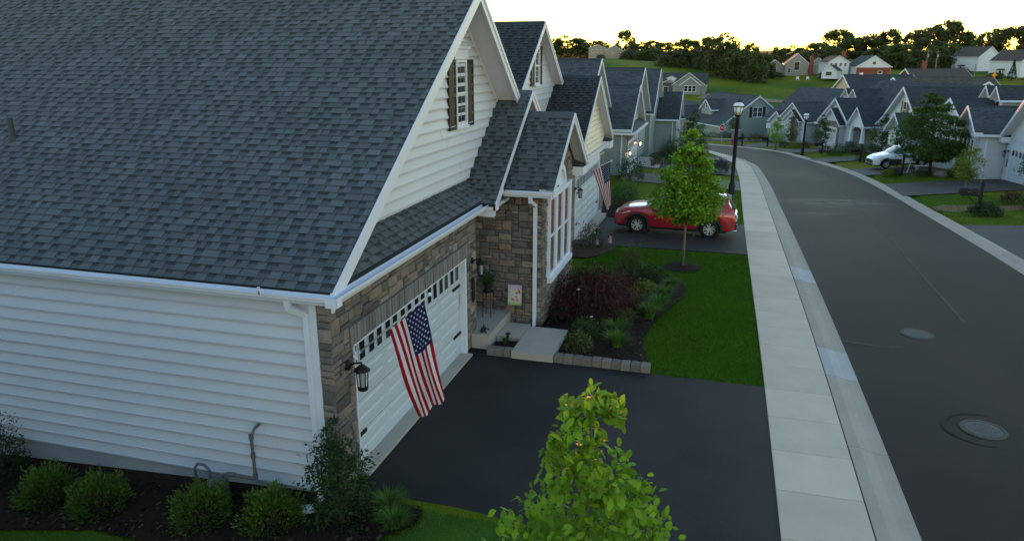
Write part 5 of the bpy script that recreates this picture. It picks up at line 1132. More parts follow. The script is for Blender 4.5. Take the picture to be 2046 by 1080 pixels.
# ================================================================ cars
def smoothrow(pts,x): 
    xs_=[p[0] for p in pts]; return np.interp(x,xs_,[p[1] for p in pts])
def car(name,label,loc,rz,paint,L=4.55,Wd=1.84,Hh=1.68,wb=2.70,fo=.90,wr=.36,clad=True,rim_dark=True):
    """SUV along local +x (nose at x=0, tail at x=L), wheels on z=0"""
    t=thing(name,label,'car',loc,rz); hw=Wd/2; kx=L/4.55; kz=Hh/1.68
    ax=[fo,fo+wb]
    xs_=sorted(set([round(v,3) for v in np.linspace(0,L,58)]))
    top=[(0,.72),(.05,.80),(.18,.92),(.5,1.02),(1.0,1.08),(1.22,1.12),(1.45,1.24),(1.75,1.42),(2.05,1.56),(2.4,1.655),(2.8,1.68),(3.3,1.66),(3.8,1.60),(4.12,1.53),(4.22,1.44),(4.35,1.22),(4.45,1.06),(4.52,.95),(4.55,.80)]
    belt=[(0,.66),(.1,.76),(.5,.90),(1.2,.98),(2.0,1.01),(3.2,1.06),(4.0,1.12),(4.3,1.08),(4.45,.98),(4.55,.74)]
    wid=[(0,.66),(.06,.74),(.2,.84),(.5,.905),(.9,.92),(2,.92),(3.6,.92),(4.1,.90),(4.35,.85),(4.5,.78),(4.55,.70)]
    gw=[(0,.5),(1.1,.72),(1.5,.70),(2.1,.64),(2.8,.62),(3.6,.61),(4.1,.58),(4.35,.66),(4.55,.6)]
    bot=[(0,.34),(.15,.26),(.6,.24),(3.9,.24),(4.3,.30),(4.55,.42)]
    sm=lambda p,x: sum(smoothrow(p,min(4.55,max(0,x/kx+d))) for d in (-.06,-.03,0,.03,.06))/5
    rows=[]
    for x in xs_:
        zt=sm(top,x)*kz; zb=sm(belt,x)*kz; w_=sm(wid,x)*hw/.92; g=sm(gw,x)*hw/.92; z0=smoothrow(bot,x/kx)*kz
        for a in ax:
            if abs(x-a)<wr+.06: z0=max(z0,wr+math.sqrt(max(0,(wr+.06)**2-(x-a)**2))*.98)
        zb=min(zb,zt-.02); cab=max(0,min(1,(zt-zb-.06)/.2))
        zm=.62*kz if z0<.62*kz else z0+.02
        z1=max(z0,.34*kz) if z0<.34*kz else z0+.01
        gg=g*cab+(w_*.86)*(1-cab)
        rr=[(w_*.93,z0),(w_*.985,z1),(w_,max(zm,z1+.005)),(w_*.985,max((zm+zb)/2,zm+.01)),(w_*.955,zb),(w_*.955*(1-.04*cab)*cab+gg*(1-cab)*1.05,zb+.02*cab+(zt-zb)*.45*(1-cab)),
            (gg*1.0,zt-.075*cab-.02*(1-cab)),(gg*.80,zt-.02),(gg*.4,zt-.002),(0,zt)]
        rows.append(rr)
    K_=len(rows[0]); body,glass=MB(),MB(); black=MB()
    def is_glass(i,k):
        x=(xs_[i]+xs_[i+1])/2/kx
        if k==5 and 1.55<x<4.0:
            return not(2.42<x<2.5 or 3.28<x<3.36)
        if k in (6,7,8) and 1.27<x<2.02: return True
        if k in (6,7,8) and 4.2<x<4.44: return True
        return False
    for i in range(len(xs_)-1):
        for k in range(K_-1):
            for s in (-1,1):
                q=lambda ii,kk:(xs_[ii],s*rows[ii][kk][0],rows[ii][kk][1])
                f=[q(i,k),q(i+1,k),q(i+1,k+1),q(i,k+1)]
                if s>0: f=f[::-1]
                x=(xs_[i]+xs_[i+1])/2
                tgt=glass if is_glass(i,k) else (black if (clad and (k==0)) else body)
                tgt.add(f,[(0,1,2,3)])
    for ii,fl in ((0,False),(len(xs_)-1,True)):
        pts=[(xs_[ii],s*rows[ii][k][0],rows[ii][k][1]) for s,ks in ((-1,range(K_)),(1,range(K_-2,-1,-1))) for k in ks]
        body.poly(pts if fl else pts[::-1])
    def weld(mb):
        d={}; nv=[]; mp=[]
        for p in mb.v:
            k=(round(p[0],4),round(p[1],4),round(p[2],4))
            if k not in d: d[k]=len(nv); nv.append(p)
            mp.append(d[k])
        mb.v=nv; mb.f=[tuple(mp[i] for i in f) for f in mb.f]; keep=[j for j,f in enumerate(mb.f) if len(set(f))>=3]
        mb.f=[tuple(dict.fromkeys(mb.f[j])) for j in keep]; mb.t=[mb.t[j] for j in keep]; mb.m=[mb.m[j] for j in keep]; return mb
    MC=mat('car_cladding',(.018,.018,.019),.6,.3); MGl=mat('car_glass',(.015,.018,.02),.04,.7,coat=.5)
    b=weld(body).obj('body',paint,t,True); weld(glass).obj('window_glass',MGl,t,True); weld(black).obj('sill_cladding',MC,t,True)
    # underbody
    MB().box(.35,L-.35,-hw*.8,hw*.8,.22,.5).obj('underbody',MC,t)
    tyre=MB().lathe([(wr*.62,-.11),(wr*.9,-.115),(wr*.985,-.09),(wr,-.05),(wr,.05),(wr*.985,.09),(wr*.9,.115),(wr*.62,.11)],(0,0,0),36,(0,1,0),cap=False).mesh('tyre',mat('tyre_rubber',(.012,.012,.012),.85,.2),True)
    rimm=MB(); rimm.lathe([(wr*.64,.09),(wr*.60,.105),(wr*.585,.08),(wr*.57,-.02)],(0,0,0),30,(0,1,0),m=0,cap=False)
    for k in range(5):
        for dlt in (-.16,.16):
            a=k*2*math.pi/5+dlt; c,s_=math.cos(a),math.sin(a); a2=k*2*math.pi/5+dlt*1.9; p0=V3(.06*math.cos(a-dlt*.5),.085,.06*math.sin(a-dlt*.5)); p1=V3(wr*.6*math.cos(a2*1),.10,wr*.6*math.sin(a2*1)); rimm.beam(p0,p1,.04,.03,up=(0,1,0))
    rimm.lathe([(.065,.07),(.06,.105),(.0001,.11)],(0,0,0),14,(0,1,0)); rim=rimm.mesh('rim',mat('rim_silver',(.42,.42,.43),.35,.6,metal=.1)); disc=MB().lathe([(wr*.57,-.03),(wr*.57,-.02),(.0001,-.02)],(0,0,0),24,(0,1,0)).mesh('wheel_back',mat('wheel_dark',(.008,.008,.008),.7,.2))
    for x in ax:
        for s in (-1,1):
            w=link('wheel',tyre,t); w.location=(x,s*(hw-.13),wr); w.rotation_euler=(0,.3*x,0 if s>0 else math.pi); link('rim',rim,w); link('wheel_disc',disc,w)
        for s in (-1,1):
            m=MB(); n=20   # arch lip
            for k in range(n):
                a0=math.pi*(k/n)*1.12-.19; a1=math.pi*((k+1)/n)*1.12-.19; r0,r1=wr+.045,wr+.125
                y=s*(hw*1.0); P_=lambda a,r,yy:(x+math.cos(a)*r,yy,max(.2,wr+math.sin(a)*r))
                y1=s*(hw+.012); y0=s*(hw-.12)
                F=[P_(a0,r0,y1),P_(a1,r0,y1),P_(a1,r1,y1-s*.005),P_(a0,r1,y1-s*.005)]; G=[P_(a0,r0,y0),P_(a1,r0,y0),P_(a1,r0,y1),P_(a0,r0,y1)]; E_=[P_(a0,r1,y1-s*.005),P_(a1,r1,y1-s*.005),P_(a1,r1,y0),P_(a0,r1,y0)]
                for f in (F,G,E_): m.add(f,[(0,1,2,3)] if s<0 else [(3,2,1,0)])
            m.obj('wheel_arch',MC if clad else paint,t,True)
    # lamps, grille, mirrors, handles, plate
    ML=mat('headlight',(.55,.57,.6),.1,.6,coat=.6); MT=mat('tail_lamp',(.25,.01,.01),.15,.5,coat=.5); MK=mat('chrome',(.5,.5,.5),.15,.5,metal=1)
    def side_poly(name,pts,m,off=.012):   # (x,z) outline laid on the body side, both sides
        for s in (-1,1):
            mb=MB(); P0=[]
            for (x,z) in pts:
                i=min(range(len(xs_)),key=lambda j:abs(xs_[j]-x*kx)); rr=rows[i]; zs=[r[1] for r in rr]; y=None
                for k in range(len(rr)-1):
                    if rr[k][1]<=z*kz<=rr[k+1][1]+1e-6: f=(z*kz-rr[k][1])/max(1e-6,rr[k+1][1]-rr[k][1]); y=rr[k][0]+(rr[k+1][0]-rr[k][0])*f; break
                if y is None: y=rr[2][0]
                P0.append((x*kx,s*(y+off),z*kz))
            if s<0: mb.poly(P0)
            else: mb.poly(P0[::-1])
            mb.obj(name,m,t)
    side_poly('headlight',[(.03,.70),(.30,.76),(.62,.86),(.60,.90),(.25,.84),(.05,.78)],ML)
    side_poly('tail_lamp',[(4.12,.96),(4.44,.90),(4.50,.98),(4.36,1.08),(4.14,1.04)],MT)
    side_poly('door_seam',[(1.32,.42),(1.335,.42),(1.335,.98),(1.32,.98)],MC,.004); side_poly('door_seam',[(2.46,.42),(2.475,.42),(2.475,1.02),(2.46,1.02)],MC,.004); side_poly('door_seam',[(3.38,.62),(3.395,.62),(3.395,1.06),(3.38,1.06)],MC,.004)
    side_poly('door_handle',[(2.2,.90),(2.40,.91),(2.40,.935),(2.2,.925)],paint,.03); side_poly('door_handle',[(3.1,.93),(3.30,.94),(3.30,.965),(3.1,.955)],paint,.03); side_poly('marker_lamp',[(.42,.66),(.60,.69),(.58,.72),(.42,.69)],mat('amber_lamp',(.5,.16,.02),.3),.012)
    side_poly('window_trim',[(1.5,1.005),(4.0,1.115),(4.0,1.135),(1.5,1.025)],MK,.012)
    MB().box(-.03,.06,-.42,.42,.46,.70).obj('grille',MC,t); MB().box(-.035,.05,-.5,.5,.28,.40).obj('lower_intake',MC,t); MB().box(L-.06,L+.03,-hw*.62,hw*.62,.34,.52).obj('rear_bumper',MC,t); MB().box(L-.03,L+.035,-.26,.26,.62,.75).obj('number_plate',M_WHITE,t)
    for s in (-1,1):
        m=MB(); x=1.52*kx; y=s*(hw+.10); m.lathe([(.0001,-.10),(.06,-.085),(.085,0),(.075,.07),(.0001,.09)],(x,y,1.05*kz),10,(0,1,0)); m.beam((x+.02,s*(hw-.06),1.0*kz),(x,y,1.03*kz),.05,.04); m.obj('wing_mirror',paint,t,True)
        m=MB(); m.tube([(2.1*kx,s*.56,1.62*kz),(2.3*kx,s*.57,1.69*kz),(3.6*kx,s*.55,1.69*kz),(3.85*kx,s*.54,1.62*kz)],.016,6); m.obj('roof_rail',MC if not clad or Hh>1.7 else MC,t,True)
    m=MB(); m.prism([(4.0*kx,-.53,1.55*kz),(4.30*kx,-.50,1.475*kz),(4.30*kx,-.50,1.45*kz),(4.0*kx,-.53,1.50*kz)],(0,1.03,0)); m.obj('roof_spoiler',MC,t)
    for s in (-1,1): MB().lathe([(.04,-.08),(.04,.06),(.03,.06),(.0001,.0)],(L-.02,s*.55,.30),10,(1,0,0)).obj('exhaust_tip',MK,t)
    return t
M_RED=mat('red_paint',(.30,.006,.018),.28,.5,metal=.25,coat=1.,noise=.04,nscale=2); M_CARW=mat('white_paint',(.66,.68,.70),.3,.5,coat=1.,noise=.03,nscale=2)
zc=lambda x,y:Tz(x,y)
c=car('red_car','shiny red SUV parked on the second driveway, nose towards the garage',(1.21,20.35,zc(3,20.3)+.0),0,M_RED)
c.rotation_euler=(0,math.radians(0.2),math.radians(-1.5))
c=car('white_car','white SUV parked across the street under the big dark tree',(16.25,55.0,zc(17.5,55.2)+.02),math.radians(13),M_CARW,4.62,1.82,1.72,2.67,.93,.355)
c.rotation_euler=(0,math.radians(-4.2),math.radians(13))
# ================================================================ vegetation
def leaf_mesh(name,C,size,m,tone=None,up=.4,aspect=.5,dirs=None,fold=.25,hexa=False):
    """rhombic leaves at C (n,3)"""
    n=len(C); d=RNG.normal(0,1,(n,3)) if dirs is None else dirs+RNG.normal(0,.35,(n,3)); d/=np.linalg.norm(d,axis=1)[:,None]
    nn=RNG.normal(0,1,(n,3)); nn[:,2]=np.abs(nn[:,2])+up*2; s=np.cross(d,nn); s/=np.linalg.norm(s,axis=1)[:,None]+1e-9; nn=np.cross(s,d)
    l=(size*RNG.uniform(.65,1.35,n))[:,None]; w=l*aspect/2
    V=np.empty((n,4,3)); V[:,0]=C-d*l*.5; V[:,1]=C+s*w+nn*w*fold-d*l*.05; V[:,2]=C+d*l*.5; V[:,3]=C-s*w+nn*w*fold-d*l*.05
    if tone is None: tone=RNG.normal(1,.2,n).clip(.45,1.7)
    if hexa:   # rounder leaf with a bent tip
        V=np.empty((n,8,3)); e=[(-.5,0,0),(-.3,.62,.5),(0,1,.9),(.28,.72,.5),(.5,0,-.25),(.28,-.72,.5),(0,-1,.9),(-.3,-.62,.5)]
        for k,(a,b,c) in enumerate(e): V[:,k]=C+d*l*a+s*w*b+nn*w*fold*c
        return tex_mesh(name,V.reshape(-1,3),np.arange(8*n).reshape(-1,8),tone,m)
    return tex_mesh(name,V.reshape(-1,3),np.arange(4*n).reshape(-1,4),tone,m)
def envelope(prof,z): return np.interp(z,[p[0] for p in prof],[p[1] for p in prof])
def tree(name,label,loc,H,prof,ncl,per,leaf,m,bark=None,trunk=.06,spread=.25,group=None,lean=(0,0),ind=0,cat='tree',up=.4,squash=.6,aspect=.5,base=0.,shell=.55,hexa=False):
    """prof: [(height, radius)] crown envelope; ncl clumps of `per` leaves"""
    t=thing(name,label,cat,loc,group=group); z0,z1=prof[0][0],prof[-1][0]
    zz=np.array(sorted(RNG.uniform(0,1,ncl*4))); z=z0+(z1-z0)*zz; r=envelope(prof,z); keep=RNG.random(len(z))<(r/max(q[1] for q in prof))**1.2+.04; z=z[keep][:]; 
    if len(z)>ncl: z=RNG.choice(z,ncl,replace=False)
    r=envelope(prof,z); a=RNG.uniform(0,6.283,len(z)); rr=r*np.sqrt(RNG.uniform(shell**2,1,len(z)))*RNG.uniform(.75,1.08,len(z))
    cl=np.stack([lean[0]*z/H+rr*np.cos(a),lean[1]*z/H+rr*np.sin(a),z],1)
    sp=np.maximum(.35,r/max(q[1] for q in prof))*spread
    cen=np.repeat(cl,per,0); C=cen+RNG.normal(0,1,(len(cl)*per,3))*np.repeat(sp,per)[:,None]*np.array([1,1,squash])
    ct=np.repeat(RNG.normal(1,.16,len(cl)),per)*RNG.normal(1,.14,len(cl)*per)
    dirs=(C-cen)*1.5+np.array([0,0,-.05])
    mb=MB(); tp=[(0,0,-.1),(lean[0]*.2,lean[1]*.2,H*.2),(lean[0]*.5,lean[1]*.5,H*.5),(lean[0]*.9,lean[1]*.9,H*.93)]; mb.tube(tp,[trunk*1.25,trunk,trunk*.65,trunk*.12],10); mb.obj('trunk',bark or M_BARK,t,True)
    mb=MB()
    for i in RNG.choice(len(cl),min(len(cl),46),replace=False):
        c=cl[i]; zb=max(z0*.9,c[2]-.45*math.hypot(c[0],c[1])-.1); mb.tube([(lean[0]*zb/H,lean[1]*zb/H,zb),(c[0]*.5+lean[0]*.2,c[1]*.5,(zb+c[2])/2+.03),tuple(c)],[trunk*.35,trunk*.22,trunk*.06],5)
    mb.obj('limbs',bark or M_BARK,t,True,kind='stuff')
    if ind:
        k=RNG.choice(len(C),len(C),replace=False); w=C+np.array(loc); d=np.linalg.norm(w-np.array(CAM),axis=1); vis=np.argsort(d-1.2*(C[:,2]))[:ind]
        rest=np.ones(len(C),bool); rest[vis]=False
        for i in vis:
            me=leaf_mesh('leaf',C[i:i+1],leaf,m,ct[i:i+1],up,aspect,dirs[i:i+1],hexa=hexa); link('leaf',me,t)
        C,ct,dirs=C[rest],ct[rest],dirs[rest]
    link('crown',leaf_mesh('crown',C,leaf,m,ct.clip(.4,1.8),up,aspect,dirs,hexa=hexa),t,'stuff' if ind else None); return t
def shrub(name,label,loc,r,h,n,leaf,m,cat='shrub',group=None,up=.5,aspect=.45,flat=.0,stem=True,spiky=False,dome=1.):
    t=thing(name,label,cat,loc,group=group); u=RNG.normal(0,1,(n,3)); u/=np.linalg.norm(u,axis=1)[:,None]; u[:,2]=np.abs(u[:,2]); k=RNG.uniform(.45,1.05,n)**.6
    # lumpy outline
    lump=1+.16*np.sin(u[:,0]*7+loc[0]*3)*np.sin(u[:,1]*6+loc[1]*5)+.10*np.sin(u[:,2]*9+u[:,0]*11)
    C=u*k[:,None]*lump[:,None]*np.array([r,r,h]); C[:,2]+=.04
    tn=(RNG.normal(1,.2,n)*(1+.0*k)).clip(.4,1.8)
    dirs=u*1.6+np.array([0,0,.5]) if spiky else None
    link('foliage',leaf_mesh('foliage',C,leaf,m,tn,up,aspect,dirs),t)
    mb=MB()
    for i in range(7):
        a=random.uniform(0,6.28); mb.tube([(0,0,-.05),(math.cos(a)*r*.3,math.sin(a)*r*.3,h*.4),(math.cos(a)*r*.6,math.sin(a)*r*.6,h*.75)],[.015,.01,.005],5)
    mb.obj('stems',M_BARKD,t,kind='stuff'); return t
def blades(name,label,loc,n,h,spread,m,cat='plant',group=None,w=.012):
    t=thing(name,label,cat,loc,group=group); a=RNG.uniform(0,6.283,n); o=RNG.uniform(0,.25,n)*spread; b=RNG.uniform(.3,1,n)*spread; hh=h*RNG.uniform(.6,1.1,n); x0,y0=o*np.cos(a),o*np.sin(a)
    V=[];F=[];seg=4
    V=np.zeros((n,(seg+1)*2,3))
    for s in range(seg+1):
        f=s/seg; r=o+b*f**1.5; z=hh*(f*1.55-f*f*.75); ww=w*(1-f*.95)
        px,py=np.cos(a)*r,np.sin(a)*r; V[:,2*s]=np.stack([px-np.sin(a)*ww,py+np.cos(a)*ww,z],1); V[:,2*s+1]=np.stack([px+np.sin(a)*ww,py-np.cos(a)*ww,z],1)
    k=(seg+1)*2; F=np.concatenate([np.arange(n)[:,None]*k+np.array([[2*s,2*s+1,2*s+3,2*s+2]]) for s in range(seg)]); tn=np.tile(RNG.normal(1,.2,n).clip(.5,1.6),seg)
    link('blades',tex_mesh('blades',V.reshape(-1,3),F,tn,m),t,'stuff'); return t
L_BRIGHT=leafm('leaf_bright',(.125,.215,.020),.4); L_MAPLE=leafm('leaf_street_tree',(.165,.31,.024),.4); L_DARK=leafm('leaf_dark',(.024,.058,.016)); L_MID=leafm('leaf_mid',(.045,.095,.022)); L_BUSH=leafm('leaf_bush',(.085,.15,.022)); L_RED=leafm('leaf_maroon',(.050,.014,.014)); L_YEL=leafm('leaf_yellowgreen',(.13,.18,.022)); L_LILY=leafm('leaf_lily',(.075,.155,.022)); L_RUST=leafm('leaf_rust',(.085,.045,.022)); L_GREY=leafm('leaf_lavender',(.10,.095,.12)); L_OLIVE=leafm('leaf_olive',(.075,.095,.03)); L_FAR=leafm('leaf_far',(.085,.105,.040),.5); L_FAR2=leafm('leaf_far_light',(.105,.135,.045),.5); L_SAP=leafm('leaf_sapling',(.15,.29,.018),.45)
G=lambda x,y,dz=0:(x,y,Tz(x,y)+dz)
# foreground sapling: its leaves are large enough to tell apart
tree('bright_sapling','bright green young tree at the bottom of the picture, large single leaves','x',4.7,[(1.6,.35),(2.2,.62),(3.0,.56),(3.6,.44),(4.1,.24),(4.5,.04)],150,17,.088,L_SAP,trunk=.035,spread=.105,ind=300,up=.35,squash=1.0,shell=.2) if False else None
SAP=tree('bright_sapling','bright green young tree at the bottom of the picture, large single leaves',(4.38,-4.2,-.02),4.3,[(1.3,.42),(2.2,.70),(2.9,.64),(3.35,.46),(3.7,.34),(4.0,.24),(4.2,.10),(4.28,.03)],430,19,.074,L_SAP,trunk=.03,spread=.085,ind=300,up=.25,squash=1.15,shell=.1,aspect=.52,hexa=True)
tree('street_tree','slender street tree with light green crown in front of the red car',G(4.12,14.31),4.2,[(1.45,.35),(1.75,.95),(2.1,1.08),(2.6,.85),(3.1,.66),(3.6,.45),(4.0,.26),(4.25,.06)],170,75,.10,L_MAPLE,trunk=.045,spread=.17,squash=.55,shell=.3,aspect=.8)
tree('dark_road_tree','big dark green layered tree across the street by the white car',G(19.15,49),5.7,[(1.0,1.0),(1.5,2.3),(2.5,2.4),(3.5,2.1),(4.4,1.3),(5.2,.7),(5.75,.15)],240,80,.16,leafm('leaf_road_tree',(.058,.115,.022)),bark=M_BARKD,trunk=.10,spread=.36,squash=.28,shell=.4,lean=(-.4,0))
tree('yellow_green_tree','small yellow-green tree on the lawn before the pale house',G(17.83,36.15),2.8,[(1.0,.55),(1.4,.85),(1.9,.75),(2.4,.45),(2.85,.08)],70,55,.09,L_YEL,trunk=.035,spread=.17,shell=.35)
tree('far_street_tree','small round tree left of the far lamp post',G(10.7,79.6),3.6,[(.9,.4),(1.4,.95),(2.2,.95),(3.0,.55),(3.6,.08)],60,45,.13,L_MAPLE,trunk=.05,spread=.22,shell=.35)
tree('far_street_tree','slim pointed tree just right of the far lamp post',G(15.3,79.2),4.1,[(.9,.5),(1.4,.9),(2.2,.85),(3.2,.5),(4.1,.06)],70,45,.13,L_MID,trunk=.05,spread=.22,shell=.35)
tree('far_street_tree','bushy green tree in front of the porch house, left of the white car',G(19.2,67),3.9,[(.5,.7),(1.2,1.35),(2.0,1.25),(2.8,.8),(3.5,.5),(4.0,.06)],90,50,.14,L_MID,trunk=.06,spread=.26,shell=.35)
tree('far_street_tree','loose grey-green tree before the small pale house, left of the far lamp',G(13.0,88),4.0,[(.8,.6),(1.6,1.0),(2.8,.9),(4.0,.1)],60,38,.14,L_OLIVE,trunk=.05,spread=.25,shell=.3)
tree('far_street_tree','light green tree left of the stop sign behind the street tree top',G(2.3,61),4.2,[(.6,.9),(1.4,1.5),(2.4,1.3),(3.4,.7),(4.2,.1)],80,50,.14,L_MID,trunk=.05,spread=.28,shell=.35)
tree('far_street_tree','narrow tree behind the near lamp post beside the sage house',G(6.4,100),4.2,[(1,.4),(2,.75),(3.2,.6),(4.2,.08)],45,40,.14,L_OLIVE,trunk=.05,spread=.22,shell=.35)
tree('far_street_tree','young tree with pale sparse leaves by the porch-column house garage',G(17.3,84),3.2,[(.8,.5),(1.6,.9),(2.6,.7),(3.2,.1)],40,34,.14,L_OLIVE,trunk=.04,spread=.25,shell=.35)
# plants of the front bed
t=thing('japanese_maple','low dark red weeping maple in front of the stone bay','tree',G(2.25,8.95)); n=8500
u=RNG.normal(0,1,(n,3)); u/=np.linalg.norm(u,axis=1)[:,None]; u[:,2]=np.abs(u[:,2]); k=RNG.uniform(.55,1.05,n); th=np.arctan2(u[:,1],u[:,0]); lump=1+.12*np.sin(th*5)+.08*np.sin(th*9+u[:,2]*6)
C=u*(k*lump)[:,None]*np.array([1.2,1.35,.95]); C[:,2]+=.18
link('foliage',leaf_mesh('foliage',C,.085,L_RED,None,.3,.28,np.stack([u[:,0],u[:,1],-.8+0*u[:,0]],1)),t); mb=MB()
mb.tube([(0,0,-.1),(.03,-.05,.4),(-.05,.05,.75)],[.06,.045,.03],8)
for i in range(9): a=i*.7; mb.tube([(0,0,.45),(math.cos(a)*.5,math.sin(a)*.5,.95),(math.cos(a)*1.0,math.sin(a)*1.05,.65)],[.03,.018,.006],5)
mb.obj('trunk',M_BARKD,t,True)
shrub('box_shrub','small round yellow-green shrub by the stone border and the front walk',G(2.36,6.25,.05),.32,.42,1500,.05,L_OLIVE,group=None)
shrub('box_shrub','round green shrub between the front walk and the dark red maple',G(2.33,7.15,.05),.36,.42,1500,.05,L_MID)
for (x,y,s,lab) in ((3.12,6.7,.42,'arching grassy clump nearest the stone border'),(3.0,7.45,.42,'grassy clump behind the nearest one, below the red maple'),(3.1,8.3,.38,'grassy clump right under the red maple edge'),(3.62,8.9,.45,'tall grassy clump at the middle of the bed edge'),(3.78,9.7,.42,'grassy clump left of the curved bed edge, middle right'),(3.85,10.55,.42,'grassy clump at the right tip of the bed'),(3.3,9.5,.4,'grassy clump between the red maple and the bed edge'),(3.95,11.6,.34,'small grassy clump at the far right end of the bed')):
    blades('daylily_clump',lab,G(x,y,.05),330,s*1.05,s,L_LILY,group='grassy daylily clumps in the front bed')
shrub('tall_shrub','upright yellow-green shrub at the back of the front bed',G(2.72,12.2,.05),.42,1.0,1900,.06,L_OLIVE,spiky=True)
shrub('gold_shrub','low golden-green shrub behind the grassy clumps',G(3.3,10.9,.05),.36,.36,1100,.05,L_YEL); shrub('gold_shrub','small golden-green shrub right behind the red maple',G(3.05,10.2,.05),.28,.3,800,.05,L_YEL)
shrub('spirea','low reddish-green shrub between the maple and the upright shrub',G(2.45,11.2,.05),.42,.38,1200,.05,L_RUST)
shrub('peony','broad bright green leafy plant by the far corner of the stone bay',G(1.75,11.7,.05),.62,.42,1500,.09,L_LILY); shrub('dark_shrub','dark low shrub at the far right corner of the bed',G(3.35,12.3,.05),.5,.42,1200,.06,L_DARK); shrub('dark_shrub','dark green shrub tucked beside the stone bay foot behind the maple',G(1.55,8.2,.05),.35,.35,900,.06,L_DARK)
def bloom(label,loc,r,m):
    t=thing('white_bloom',label,'flower',loc); mb=MB()
    for k in range(9):
        a=k*.7; mb.add([(0,0,r*.2),(math.cos(a-.4)*r,math.sin(a-.4)*r,r*.5),(math.cos(a)*r*1.2,math.sin(a)*r*1.2,r*.35),(math.cos(a+.4)*r,math.sin(a+.4)*r,r*.5)],[(0,1,2,3)])
    mb.obj('petals',m,t); MB().tube([(0,0,0),(0,0,-.35)],.006,5).obj('stalk',M_BARKD,t)
M_PET=mat('petal_white',(.7,.66,.6),.7)
for (x,y,z,lab) in ((2.0,11.35,.5,'white bloom on the leafy plant by the bay'),(2.05,7.75,.95,'white bloom above the red maple'),(2.5,7.0,.58,'white bloom between the two round shrubs')): bloom(lab,(x,y,z),.032,M_PET)
# rose bush, plants by the second garage
t=shrub('rose_bush','rose bush with pink and white blooms beside the second garage',G(.85,16.2,.03),.48,.85,1500,.055,L_DARK); mb=MB()
for i in range(14):
    a=random.uniform(0,6.28); r=.45*random.uniform(.5,1); mb.lathe([(.0001,-.02),(.035,0),(.025,.03),(.0001,.035)],(math.cos(a)*r,math.sin(a)*r,random.uniform(.45,.9)),7,m=random.choice((0,1)))
mb.obj('roses',[mat('rose_pink',(.42,.10,.14),.7),mat('rose_white',(.55,.5,.42),.7)],t,kind='stuff')
shrub('red_shrub','low dark red shrub behind the red car bonnet',G(1.2,23.9,.05),.6,.5,1500,.06,leafm('leaf_rusty_red',(.085,.03,.022))); shrub('red_shrub','rusty low shrub further from the garage behind the red car',G(1.85,24.6,.05),.55,.45,1300,.06,L_RUST)
shrub('green_shrub','green leafy shrub at the far corner of the second garage',G(.75,25.4,.05),.75,1.0,2200,.08,L_MID); shrub('green_shrub','dense green shrub close to the third house wall left of its garage',G(-.2,35.6,.05),.9,1.5,2400,.09,L_DARK); shrub('lily_patch','bright green leafy patch between the second garage and the lit garage',G(.4,28.5,.05),.8,.9,2000,.1,L_LILY)
shrub('rounded_bush','large dark rounded bush before the porch of the third house',G(1.1,51.8),1.15,1.5,3600,.10,L_DARK); shrub('rounded_bush','dark green bush just left of the large one, by the porch pots',G(.2,49.2),.6,.7,1500,.08,L_MID); shrub('flower_shrub','shrub with rusty flowers beside the porch pots',G(.35,47.6),.5,.6,1200,.07,L_RUST)
shrub('purple_grass','rounded grey-purple grass by the sidewalk beyond the lamp post',G(5.0,47.6),.62,.95,2000,.16,L_GREY,spiky=True,aspect=.15)
shrub('green_shrub','pale green bush left of the stop sign by the far left driveway',G(2.9,66.5),.9,1.2,1800,.1,L_MID); shrub('green_shrub','mid green bush in front of the tall roof house',G(.6,57.5),1.1,1.7,2200,.1,L_MID)
# shrubs along the siding wall
SHB='low bushy shrubs along the siding wall'
for (x,y,lab) in ((-4.78,-.78,'leafy low shrub under the siding, farthest left of the four'),(-3.74,-.80,'leafy low shrub under the siding, second from the left of the four'),(-1.91,-.74,'leafy low shrub right in front of the gas meter'),(-.81,-.62,'leafy low shrub nearest the stone corner, right of the gas meter')):
    shrub('low_shrub',lab,G(x,y),.47,.55,2600,.06,L_BUSH,group=SHB,spiky=True)
shrub('clipped_evergreen','dark clipped evergreen cut by the left edge against the siding',G(-6.15,-.5),.52,1.05,3000,.05,L_DARK)
tree('corner_holly','dark upright leafy shrub at the stone corner of the nearest garage',G(.22,-.42),1.75,[(.05,.42),(.5,.52),(1.0,.42),(1.4,.28),(1.75,.06)],85,46,.055,L_DARK,bark=M_BARKD,trunk=.03,spread=.12,shell=.2,cat='shrub')
for (x,y,s,lab) in ((.80,-.10,.34,'grassy green clump right of the corner shrub by the driveway'),(1.05,-.45,.32,'grassy green clump nearest the bottom edge by the driveway')): blades('grass_clump',lab,G(x,y),300,s,s,L_LILY,group='grassy clumps by the near driveway corner')
blades('grass_clump','small tuft in the bed beside the porch step',(.72,6.15,.08),90,.22,.16,L_LILY,group='x') ; bpy.data.objects['grass_clump.002'].pop('group',None) if 'grass_clump.002' in bpy.data.objects else None
pl=leaf_mesh('foliage',RNG.normal(0,1,(420,3))*np.array([.09,.09,.09])+np.array([0,0,.93]),.06,L_MID); link('foliage',pl,PLANT_ON_STAND)
